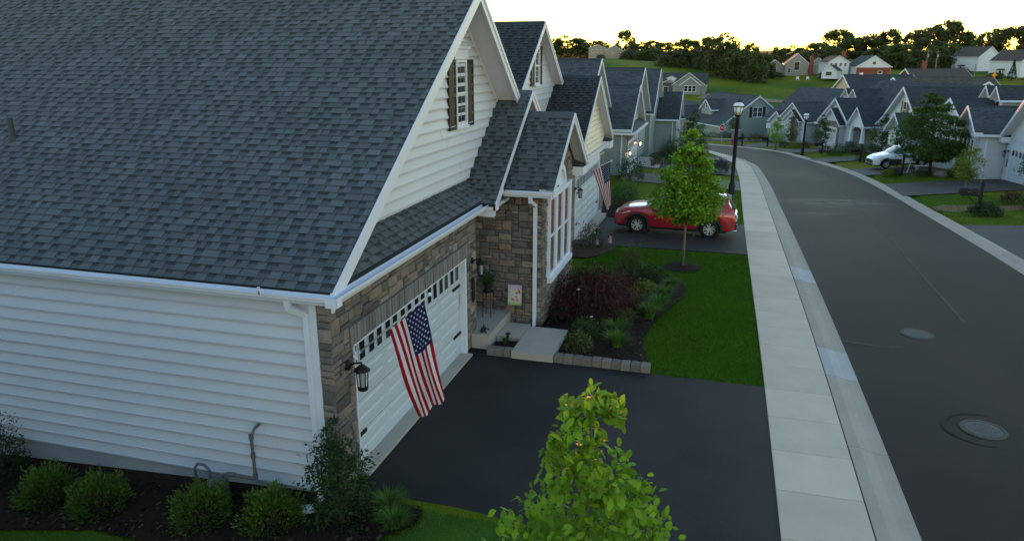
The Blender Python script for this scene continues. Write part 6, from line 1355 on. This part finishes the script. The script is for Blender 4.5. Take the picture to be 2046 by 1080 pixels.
# right side plants
def rs(x,y,r,h,m,lab,n=1300,nm='garden_shrub'): return shrub(nm,lab,G(x,y),r,h,n,.07+r*.03,m)
rs(17.0,49.3,.5,.5,L_MID,'green shrub at the foot of the second mailbox'); rs(16.35,48.4,.45,.5,L_YEL,'yellow flowering plant left of the second mailbox',nm='flower_plant'); rs(18.5,48.6,.6,.4,L_OLIVE,'low olive shrub under the big dark tree'); rs(20.3,47.4,.7,.6,L_OLIVE,'shrub beside the boulder under the big dark tree'); rs(20.9,48.4,.6,.8,L_DARK,'dark shrub behind the boulder')
rs(16.8,29.2,.75,.55,L_DARK,'dark bushy plants at the foot of the nearest mailbox',2000); rs(19.6,31.2,.9,1.0,L_OLIVE,'gold-green shrub cut by the right edge of the picture',2200); rs(19.2,33.2,.6,.6,L_RUST,'rusty shrub beside the white garage at the right edge'); tree('edge_tree','leafy branch of a small tree at the right edge before the white garage',G(20.6,34.6),2.4,[(.8,.5),(1.4,.8),(2.0,.6),(2.4,.1)],50,45,.11,L_MID,trunk=.04,spread=.2)
rs(17.2,63.0,.8,.6,L_MID,'green shrub at the third mailbox'); rs(16.0,72.8,.8,.6,L_MID,'low green shrub beside the fourth mailbox'); rs(16.9,77.0,.9,1.0,L_MID,'round green bush before the porch-column house, left one'); rs(17.9,75.6,1.0,1.2,L_DARK,'round dark bush before the porch-column house, right one',1800); rs(18.5,73.5,.8,.9,L_OLIVE,'olive bush at the stone pier of the porch'); rs(15.9,79.0,.7,.8,L_RUST,'rusty bush near the slim pointed tree')
rs(13.3,85.2,.9,.9,L_YEL,'golden bush right of the far lamp post'); rs(14.3,86.2,.9,.9,L_RUST,'reddish bush beside the golden one'); rs(12.2,86.8,.8,.8,L_DARK,'dark low bush left of the golden one'); rs(9.5,101.5,1.6,1.0,L_RUST,'long rusty shrub row before the sage corner house',2000); rs(7.0,104,1.0,1.2,L_DARK,'green bush under the sage corner house window',1500); rs(12.0,99.5,1.2,1.1,L_RUST,'rust-brown shrub right of the small white sign',1500)
for i,(x,y) in enumerate(((3.5,110.5),(5.0,110.8),(6.6,111.3),(0.5,110))): rs(x,y,1.1,.9,L_DARK,('first','second','third','leftmost')[i]+' dark foundation shrub of the sage corner house',900)
# straw patch on the right lawn
sheet('straw_patch',M_SOIL,[(15.3,31.0),(15.9,30.3),(16.8,30.6),(17.6,30.1),(18.6,30.7),(19.7,30.9),(20.2,31.8),(19.3,32.6),(18.5,32.3),(17.7,33.1),(16.8,32.7),(16.1,33.0),(15.4,32.2)],-.016,'brown dry patch in the lawn behind the nearest mailbox','dry patch',.5)
b=MB(); b.lathe([(.0001,-.1),(.42,-.05),(.5,.15),(.36,.38),(.0001,.5)],(0,0,0),12); o=b.obj('boulder',mat('boulder_grey',(.16,.14,.125),.9,.2,noise=.3,nscale=6,bump=.8,bscale=14),None,True); o.location=G(19.6,47.6); o.scale=(1.25,.8,.9); o.rotation_euler=(0,.1,.4); tag(o,'rounded grey boulder in the bed under the big dark tree','boulder')
def rgrass(q): return 15.1<q[0]<22 and ((26.4<q[1]<36.6) or (44<q[1]<49.8))
grass('right_lawn_grass','green lawn strip across the street around the mailboxes',rgrass,(15.1,22,26.4,49.8),22000,.06)
# ---------------------------------------------------------------- wood on the hill
def far_crown(seed,n=3600):
    rng=np.random.default_rng(seed); cl=[]
    for k in range(44):
        z=rng.uniform(.22,.97); r=np.interp(z,[.15,.35,.6,.85,1],[.28,.48,.50,.34,.10]); a=rng.uniform(0,6.28); q=r*math.sqrt(rng.uniform(.15,1)); cl.append((q*math.cos(a),q*math.sin(a),z,rng.uniform(.09,.15)))
    cl=np.array(cl); i=rng.integers(0,len(cl),n); d=rng.normal(0,1,(n,3)); d/=np.linalg.norm(d,axis=1)[:,None]; C=cl[i,:3]+d*cl[i,3:4]*rng.uniform(.5,1.05,(n,1))*np.array([1,1,.75])
    return C
FARM=[]
for k in range(6):
    me=leaf_mesh('crown',far_crown(40+k),.062,(L_FAR,L_FAR2)[k%2],None,.3,.7); FARM.append(me)
FTR=MB().tube([(0,0,-.02),(.01,0,.3),(0,.01,.75)],[.022,.016,.005],7).mesh('trunk',M_BARKD,True)
FAR=[(-93.2,413.5,10.0,17.6),(-83.8,416.7,11.7,20.5),(-78.8,427.9,9.7,15.0),(-67.3,420.6,9.2,11.7),(-65.8,441.4,7.6,9.2),(-51.5,416.3,14.5,10.9),(-41.8,384.7,4.7,13.3),(-40.8,396.6,8.8,12.3),(-33.5,376.9,5.8,14.3),(-37.6,429.1,9.7,11.7),(-28.2,400.2,9.1,13.7),(-17.3,319.7,6.2,14.2),(-13.3,336.1,10.4,14.9),(-8.2,346.4,8.1,9.8),(-2.9,314.3,7.3,11.2),(0.3,325.7,13.7,16.5),(2.0,291.7,11.9,12.8),(8.5,284.5,10.3,12.0),(11.6,319.5,11.0,8.9),(13.9,277.3,9.8,7.8),(18.2,295.3,9.1,5.4),(27.5,394.5,10.1,7.8),(34.9,417.7,10.4,10.9),(39.0,397.6,8.9,10.4),(42.1,347,10.8,15.8),(43.7,328.3,9.5,12.8),(54,383.5,15.9,19.7),(59.5,373.7,12.6,14.8),(67.1,376.3,14.2,14.8),(66.2,343.1,8.7,13.1),(73.7,373.4,15.5,14.6),(70,328.8,9.6,12.1),(81.7,370.5,15.8,12.1),(75.8,320.3,7.3,10.5),(81.9,343.4,12,15.1),(89.2,362.8,17.7,16.2),(87,332.6,9.6,12.9),(96.4,365.2,18.8,16.2),(102.4,365.6,14.5,13.5),(118.7,391.8,16.6,14.8),(129.7,395.1,17.2,16.7),(134.4,385.6,15.8,14.4)]
ORD='first second third fourth fifth sixth seventh eighth ninth tenth eleventh twelfth thirteenth fourteenth fifteenth sixteenth seventeenth eighteenth nineteenth twentieth'.split()
def far_tree(i,x,y,h,w,lab,k):
    t=thing('wood_tree',lab,'tree',(x,y,Tz(x,y)-.3),random.uniform(0,6.28),'trees of the wood on the hill'); s=(w*1.08,w*1.08,h+.3)
    c=link('crown',FARM[k%6],t); c.scale=s; c=link('trunk',FTR,t); c.scale=(h*.9,h*.9,h)
for i,(x,y,h,w) in enumerate(FAR):
    n=len(FAR); lab=('dark tree of the hilltop wood, %s from the left'%ORD[i]) if i<20 else ('dark tree of the hilltop wood, %s from the right'%ORD[n-1-i] if n-1-i<20 else 'dark tree of the hilltop wood, middle of the row, %s one'%('left','right')[i-20])
    far_tree(i,x,y,h,w,lab,i*5+i//7)
# thick undergrowth of the wood: a mass nobody could count
C=[]; 
for (x,y,h,w) in FAR:
    n=1100; a=RNG.uniform(0,6.28,n); r=w*.62*np.sqrt(RNG.random(n)); px,py=x+r*np.cos(a),y-2+r*np.sin(a)*.7; z=T(px,py)+RNG.uniform(0,1,n)**1.3*min(h*.62,6.5); C.append(np.stack([px,py,z],1))
tag(link('undergrowth',leaf_mesh('undergrowth',np.concatenate(C),.75,L_FAR,None,.3,.7)),'dark undergrowth filling the wood below the treetops','undergrowth',kind='stuff')
for (x,y,r,h,lab) in ((88,270,5,3,'hedge clump below the left white skyline house'),(96,262,5,3,'hedge clump between the two white skyline houses'),(84,292,4,3,'small evergreen hedge left of the white skyline pair'),(46,268,6,3.2,'broad hedge in front of the brick gable house'),(22,292,5,3,'hedge left of the stone front house'),(38,290,4,2.5,'bushes right of the stone front house'),(-47,398,6,3,'shrubs before the hilltop house'),(-62,398,4,2.6,'left shrubs before the hilltop house')):
    t=thing('far_hedge',lab,'hedge',(x,y,Tz(x,y)-.2)); c=link('crown',FARM[random.randrange(6)],t); c.scale=(r*1.4,r*1.0,h*.85)
t=thing('evergreen','dark pointed evergreen between the two white skyline houses','tree',(93,272,Tz(93,272))); n=700; z=RNG.uniform(0,1,n)**1.3; a=RNG.uniform(0,6.28,n); r=(1-z)*1.7*RNG.uniform(.6,1,n)
link('crown',leaf_mesh('crown',np.stack([r*np.cos(a),r*np.sin(a),.4+z*6],1),.5,L_DARK),t); MB().tube([(0,0,-.2),(0,0,6)],[.15,.03],6).obj('trunk',M_BARKD,t)
# ================================================================ street furniture
def text_mesh(s,size,m,name='lettering'):
    cu=bpy.data.curves.new(name,'FONT'); cu.body=s; cu.size=size; cu.align_x='CENTER'; cu.align_y='CENTER'; cu.extrude=.002; o=bpy.data.objects.new(name,cu); COL.objects.link(o)
    bpy.context.view_layer.update(); me=bpy.data.meshes.new_from_object(o.evaluated_get(bpy.context.evaluated_depsgraph_get())); bpy.data.objects.remove(o); me.materials.clear(); me.materials.append(m); at=me.attributes.new('tone','FLOAT','FACE'); at.data.foreach_set('value',[1.]*len(me.polygons)); return me
def lamp_post(label,loc,H=4.75):
    t=thing('street_lamp',label,'street lamp',loc,group='black lantern street lamps'); h=H-.95
    MB().lathe([(.14,-.1),(.14,.06),(.12,.1),(.12,.5),(.095,.56),(.105,.6),(.085,.66),(.075,.75),(.068,h-.15),(.085,h-.12),(.06,h-.08),(.055,h)],(0,0,0),20).obj('post',M_BLACK,t,True)
    m=MB(); m.lathe([(.055,h),(.11,h+.06),(.13,h+.1),(.12,h+.12),(.06,h+.13)],(0,0,0),16)
    for k in range(6):
        a=k*math.pi/3; m.beam((math.cos(a)*.125,math.sin(a)*.125,h+.1),(math.cos(a)*.19,math.sin(a)*.19,h+.55),.014,.014)
    m.lathe([(.185,h+.545),(.205,h+.55),(.205,h+.575),(.185,h+.58)],(0,0,0),24); m.lathe([(.07,h+.77),(.05,h+.8),(.035,h+.86),(.06,h+.89),(.03,h+.92),(.0001,h+.95)],(0,0,0),12); m.obj('cage',M_BLACK,t)
    MB().lathe([(.2,h+.58),(.19,h+.63),(.14,h+.72),(.07,h+.77)],(0,0,0),24).obj('dome',mat('lamp_dome',(.62,.66,.70),.25,.5),t,True)
    MB().lathe([(.118,h+.12),(.178,h+.54)],(0,0,0),24).obj('lantern_glass',mat('frosted_glass',(.62,.62,.60),.35,.4),t,True); t.scale=(1.4,1.4,1); return t
lamp_post('tall black lamp post on the left verge behind the red car',G(5.68,33.6),5.15); lamp_post('black lamp post on the far right verge near the bend',G(12.95,73.0),4.35)
def mailbox(label,loc,rz,num=None):
    t=thing('mailbox',label,'mailbox',loc,rz,'black mailboxes along the right verge'); m=MB(); m.box(-.05,.05,-.05,.05,-.2,1.25); m.prism([(-.07,-.07,1.25),(.07,-.07,1.25),(.07,.07,1.25),(-.07,.07,1.25)],(0,0,.03)); m.lathe([(.04,1.28),(.055,1.32),(.03,1.37),(.0001,1.39)],(0,0,0),10); m.obj('post',M_BLACK,t)
    MB().beam((.0,.0,.72),(-.62,0,.86),.06,.07).beam((.1,0,.76),(-.66,0,.76),.07,.05).tube([(-.05,0,.45),(-.25,0,.55),(-.4,0,.72)],.02,6).obj('bracket',M_BLACK,t)
    m=MB(); pr=[(-.7,-.1,.8),(-.7,.1,.8),(-.7,.1,.95)]+[(-.7,.1*math.cos(a*math.pi/8),.95+.1*math.sin(a*math.pi/8)) for a in range(1,8)]+[(-.7,-.1,.95)]; m.prism(pr,(.58,0,0)); o=m.obj('box',M_BLACK,t)
    MB().box(-.715,-.7,-.095,.095,.81,1.02).obj('door',M_BLACK,o); MB().box(-.35,-.33,-.115,-.1,.9,1.1).obj('signal_flag',mat('flag_dark_red',(.1,.02,.02),.5),o)
    m=MB()
    if num:
        me=text_mesh(num,.10,M_WHITE); o2=link('lettering',me,o); o2.location=(-.40,-.103,.90); o2.rotation_euler=(math.pi/2,0,0)
    t.scale=(1.3,1.3,1.12)
    return t
mailbox('black mailbox on a post on the right verge, nearest the camera',G(16.65,29.6),0,'····'); mailbox('black mailbox beside the yellow flowers and the white car',G(17.35,48.9),.1); mailbox('small dark mailbox on the verge left of the white car',G(16.9,63.2),.2); mailbox('black mailbox on the verge right of the far lamp post',G(15.1,75.6),.35); mailbox('far dark mailbox by the fire hydrant',G(7.2,86.2),.8); mailbox('far dark mailbox in front of the small pale house garage',G(10.2,87.2),.7)
# stop sign with street-name blades
t=thing('stop_sign','red octagonal stop sign with a green street-name sign on top at the junction','sign',G(4.75,92.5)); sc=1.0; z=1.95
MB().tube([(0,0,-.2),(0,0,2.75)],.03,8).obj('post',mat('galvanised',(.3,.31,.31),.5,.4),t)
oc=lambda r:[(math.cos(math.pi/8+k*math.pi/4)*r,-.035,z+math.sin(math.pi/8+k*math.pi/4)*r) for k in range(8)]
MB().prism(oc(.44),(0,.012,0)).obj('border_plate',M_WHITE,t); MB().prism([(a,b-.004,c) for a,b,c in oc(.405)],(0,.004,0)).obj('plate',mat('sign_red',(.42,.012,.02),.5),t)
o=link('lettering',text_mesh('STOP',.33,M_WHITE),t); o.location=(0,-.043,z); o.rotation_euler=(math.pi/2,0,0)
for (a,zz) in ((0.,2.62),(1.2,2.85)):
    m=MB(); d=V3(math.cos(a),math.sin(a),0); m.beam(d*-.42+V3(0,0,zz),d*.42+V3(0,0,zz),.012,.2); m.obj('name_blade',mat('sign_green',(.015,.16,.10),.5),t)
t=thing('regulatory_sign','small white rectangular sign on a post before the sage corner house','sign',G(11.0,104)); MB().tube([(0,0,-.2),(0,0,2.3)],.03,8).obj('post',mat('galvanised',(.3,.31,.31),.5),t); MB().box(-.3,.3,-.04,-.03,1.75,2.5).obj('plate',M_WHITE,t)
t=thing('fire_hydrant','red fire hydrant on the grass at the far bend','hydrant',G(6.1,89.2)); MR=mat('hydrant_red',(.32,.02,.02),.5)
m=MB(); m.lathe([(.16,-.05),(.16,.05),(.11,.07),(.11,.5),(.14,.52),(.14,.57),(.10,.6),(.07,.7),(.0001,.74)],(0,0,0),14); m.obj('barrel',MR,t,True)
for d in ((1,0,0),(-1,0,0),(0,-1,0)): MB().lathe([(.06,.0),(.06,.09),(.075,.09),(.075,.13),(.0001,.14)],V3(*d)*.09+V3(0,0,.42),10,d).obj('outlet_cap',MR,t)
t=thing('utility_cabinet','grey utility cabinet behind the near lamp post at the bend','cabinet',G(6.5,91.3)); MB().box(-.55,.55,-.35,.35,0,1.7).obj('box',mat('cabinet_grey',(.16,.17,.165),.6),t); MB().box(-.6,.6,-.4,.4,1.701,1.78).obj('lid',mat('cabinet_grey2',(.2,.21,.2),.6),t)
t=thing('garden_bench','pale stone garden bench under the big dark tree','bench',G(19.3,51.4),.15); M_BEN=mat('bench_stone',(.42,.40,.36),.8,.2); MB().box(-.65,.65,-.2,.2,.40,.47).obj('seat',M_BEN,t)
for s in (-1,1): MB().box(s*.45-.07,s*.45+.07,-.15,.15,-.1,.40).obj('leg',M_BEN,t)
t=thing('leaning_board','pale leaning plank beside the bench','board',G(18.2,51.3)); MB().beam((0,0,0),(.16,0,.75),.04,.12,up=(0,1,0)).obj('plank',M_BEN,t)
for i,(x,y,s,lab) in enumerate(((69.5,281,1.,'left tall utility pole by the wood right of centre'),(72.5,281,.97,'right tall utility pole by the wood right of centre'),(81,268,.55,'pale short pole below the left white skyline house'),(95,258,.55,'pale short pole below the right white skyline house'))):
    t=thing('utility_pole',lab,'utility pole',G(x,y),.5,'wooden utility poles'); MB().tube([(0,0,-.5),(.05,0,9.3*s)],[.17,.11],8).obj('pole',mat('weathered_pole',(.19,.175,.155),.9,.1),t)
    if s>.8: MB().box(-1.2,1.2,-.07,.07,8.4*s,8.6*s).obj('crossarm',M_BARK,t); MB().lathe([(.22,0),(.22,.9),(.0001,.95)],(.35,0,6.6),10).obj('transformer',mat('galvanised',(.3,.31,.31),.5),t)
t=thing('warning_sign','small orange-yellow warning sign on a post in front of the white skyline houses','sign',G(85,262)); MB().tube([(0,0,-.3),(0,0,2.6)],.05,6).obj('post',mat('galvanised',(.3,.31,.31),.5),t); MB().prism([(0,-.05,1.5),(.75,-.05,2.25),(0,-.05,3.0),(-.75,-.05,2.25)],(0,.02,0)).obj('plate',mat('sign_yellow',(.62,.26,.01),.5),t)
for (x,y,lab) in ((29.2,287,'left white garden chair far off on the field'),(32.6,286.5,'right white garden chair far off on the field')):
    t=thing('lawn_chair',lab,'chair',G(x,y),group='white chairs far off on the field'); MB().box(-.45,.45,-.4,.4,.45,.55).obj('seat',M_WHITE,t); MB().box(-.45,.45,.35,.45,.55,1.3).obj('backrest',M_WHITE,t)
    for a in (-.4,.4):
        for b_ in (-.35,.35): MB().box(a-.05,a+.05,b_-.05,b_+.05,-.1,.45).obj('leg',M_WHITE,t)
t=thing('garden_stake','small grey ornament on a stake behind the red car bonnet','ornament',G(2.35,23.6)); MB().tube([(0,0,-.1),(0,0,.5)],.012,6).obj('stake',M_BLACK,t); MB().prism([(-.1,-.02,.55),(0,-.02,.42),(.1,-.02,.55),(.06,-.02,.72),(-.06,-.02,.72)],(0,.03,0)).obj('plate',mat('ornament_grey',(.25,.26,.26),.6),t)
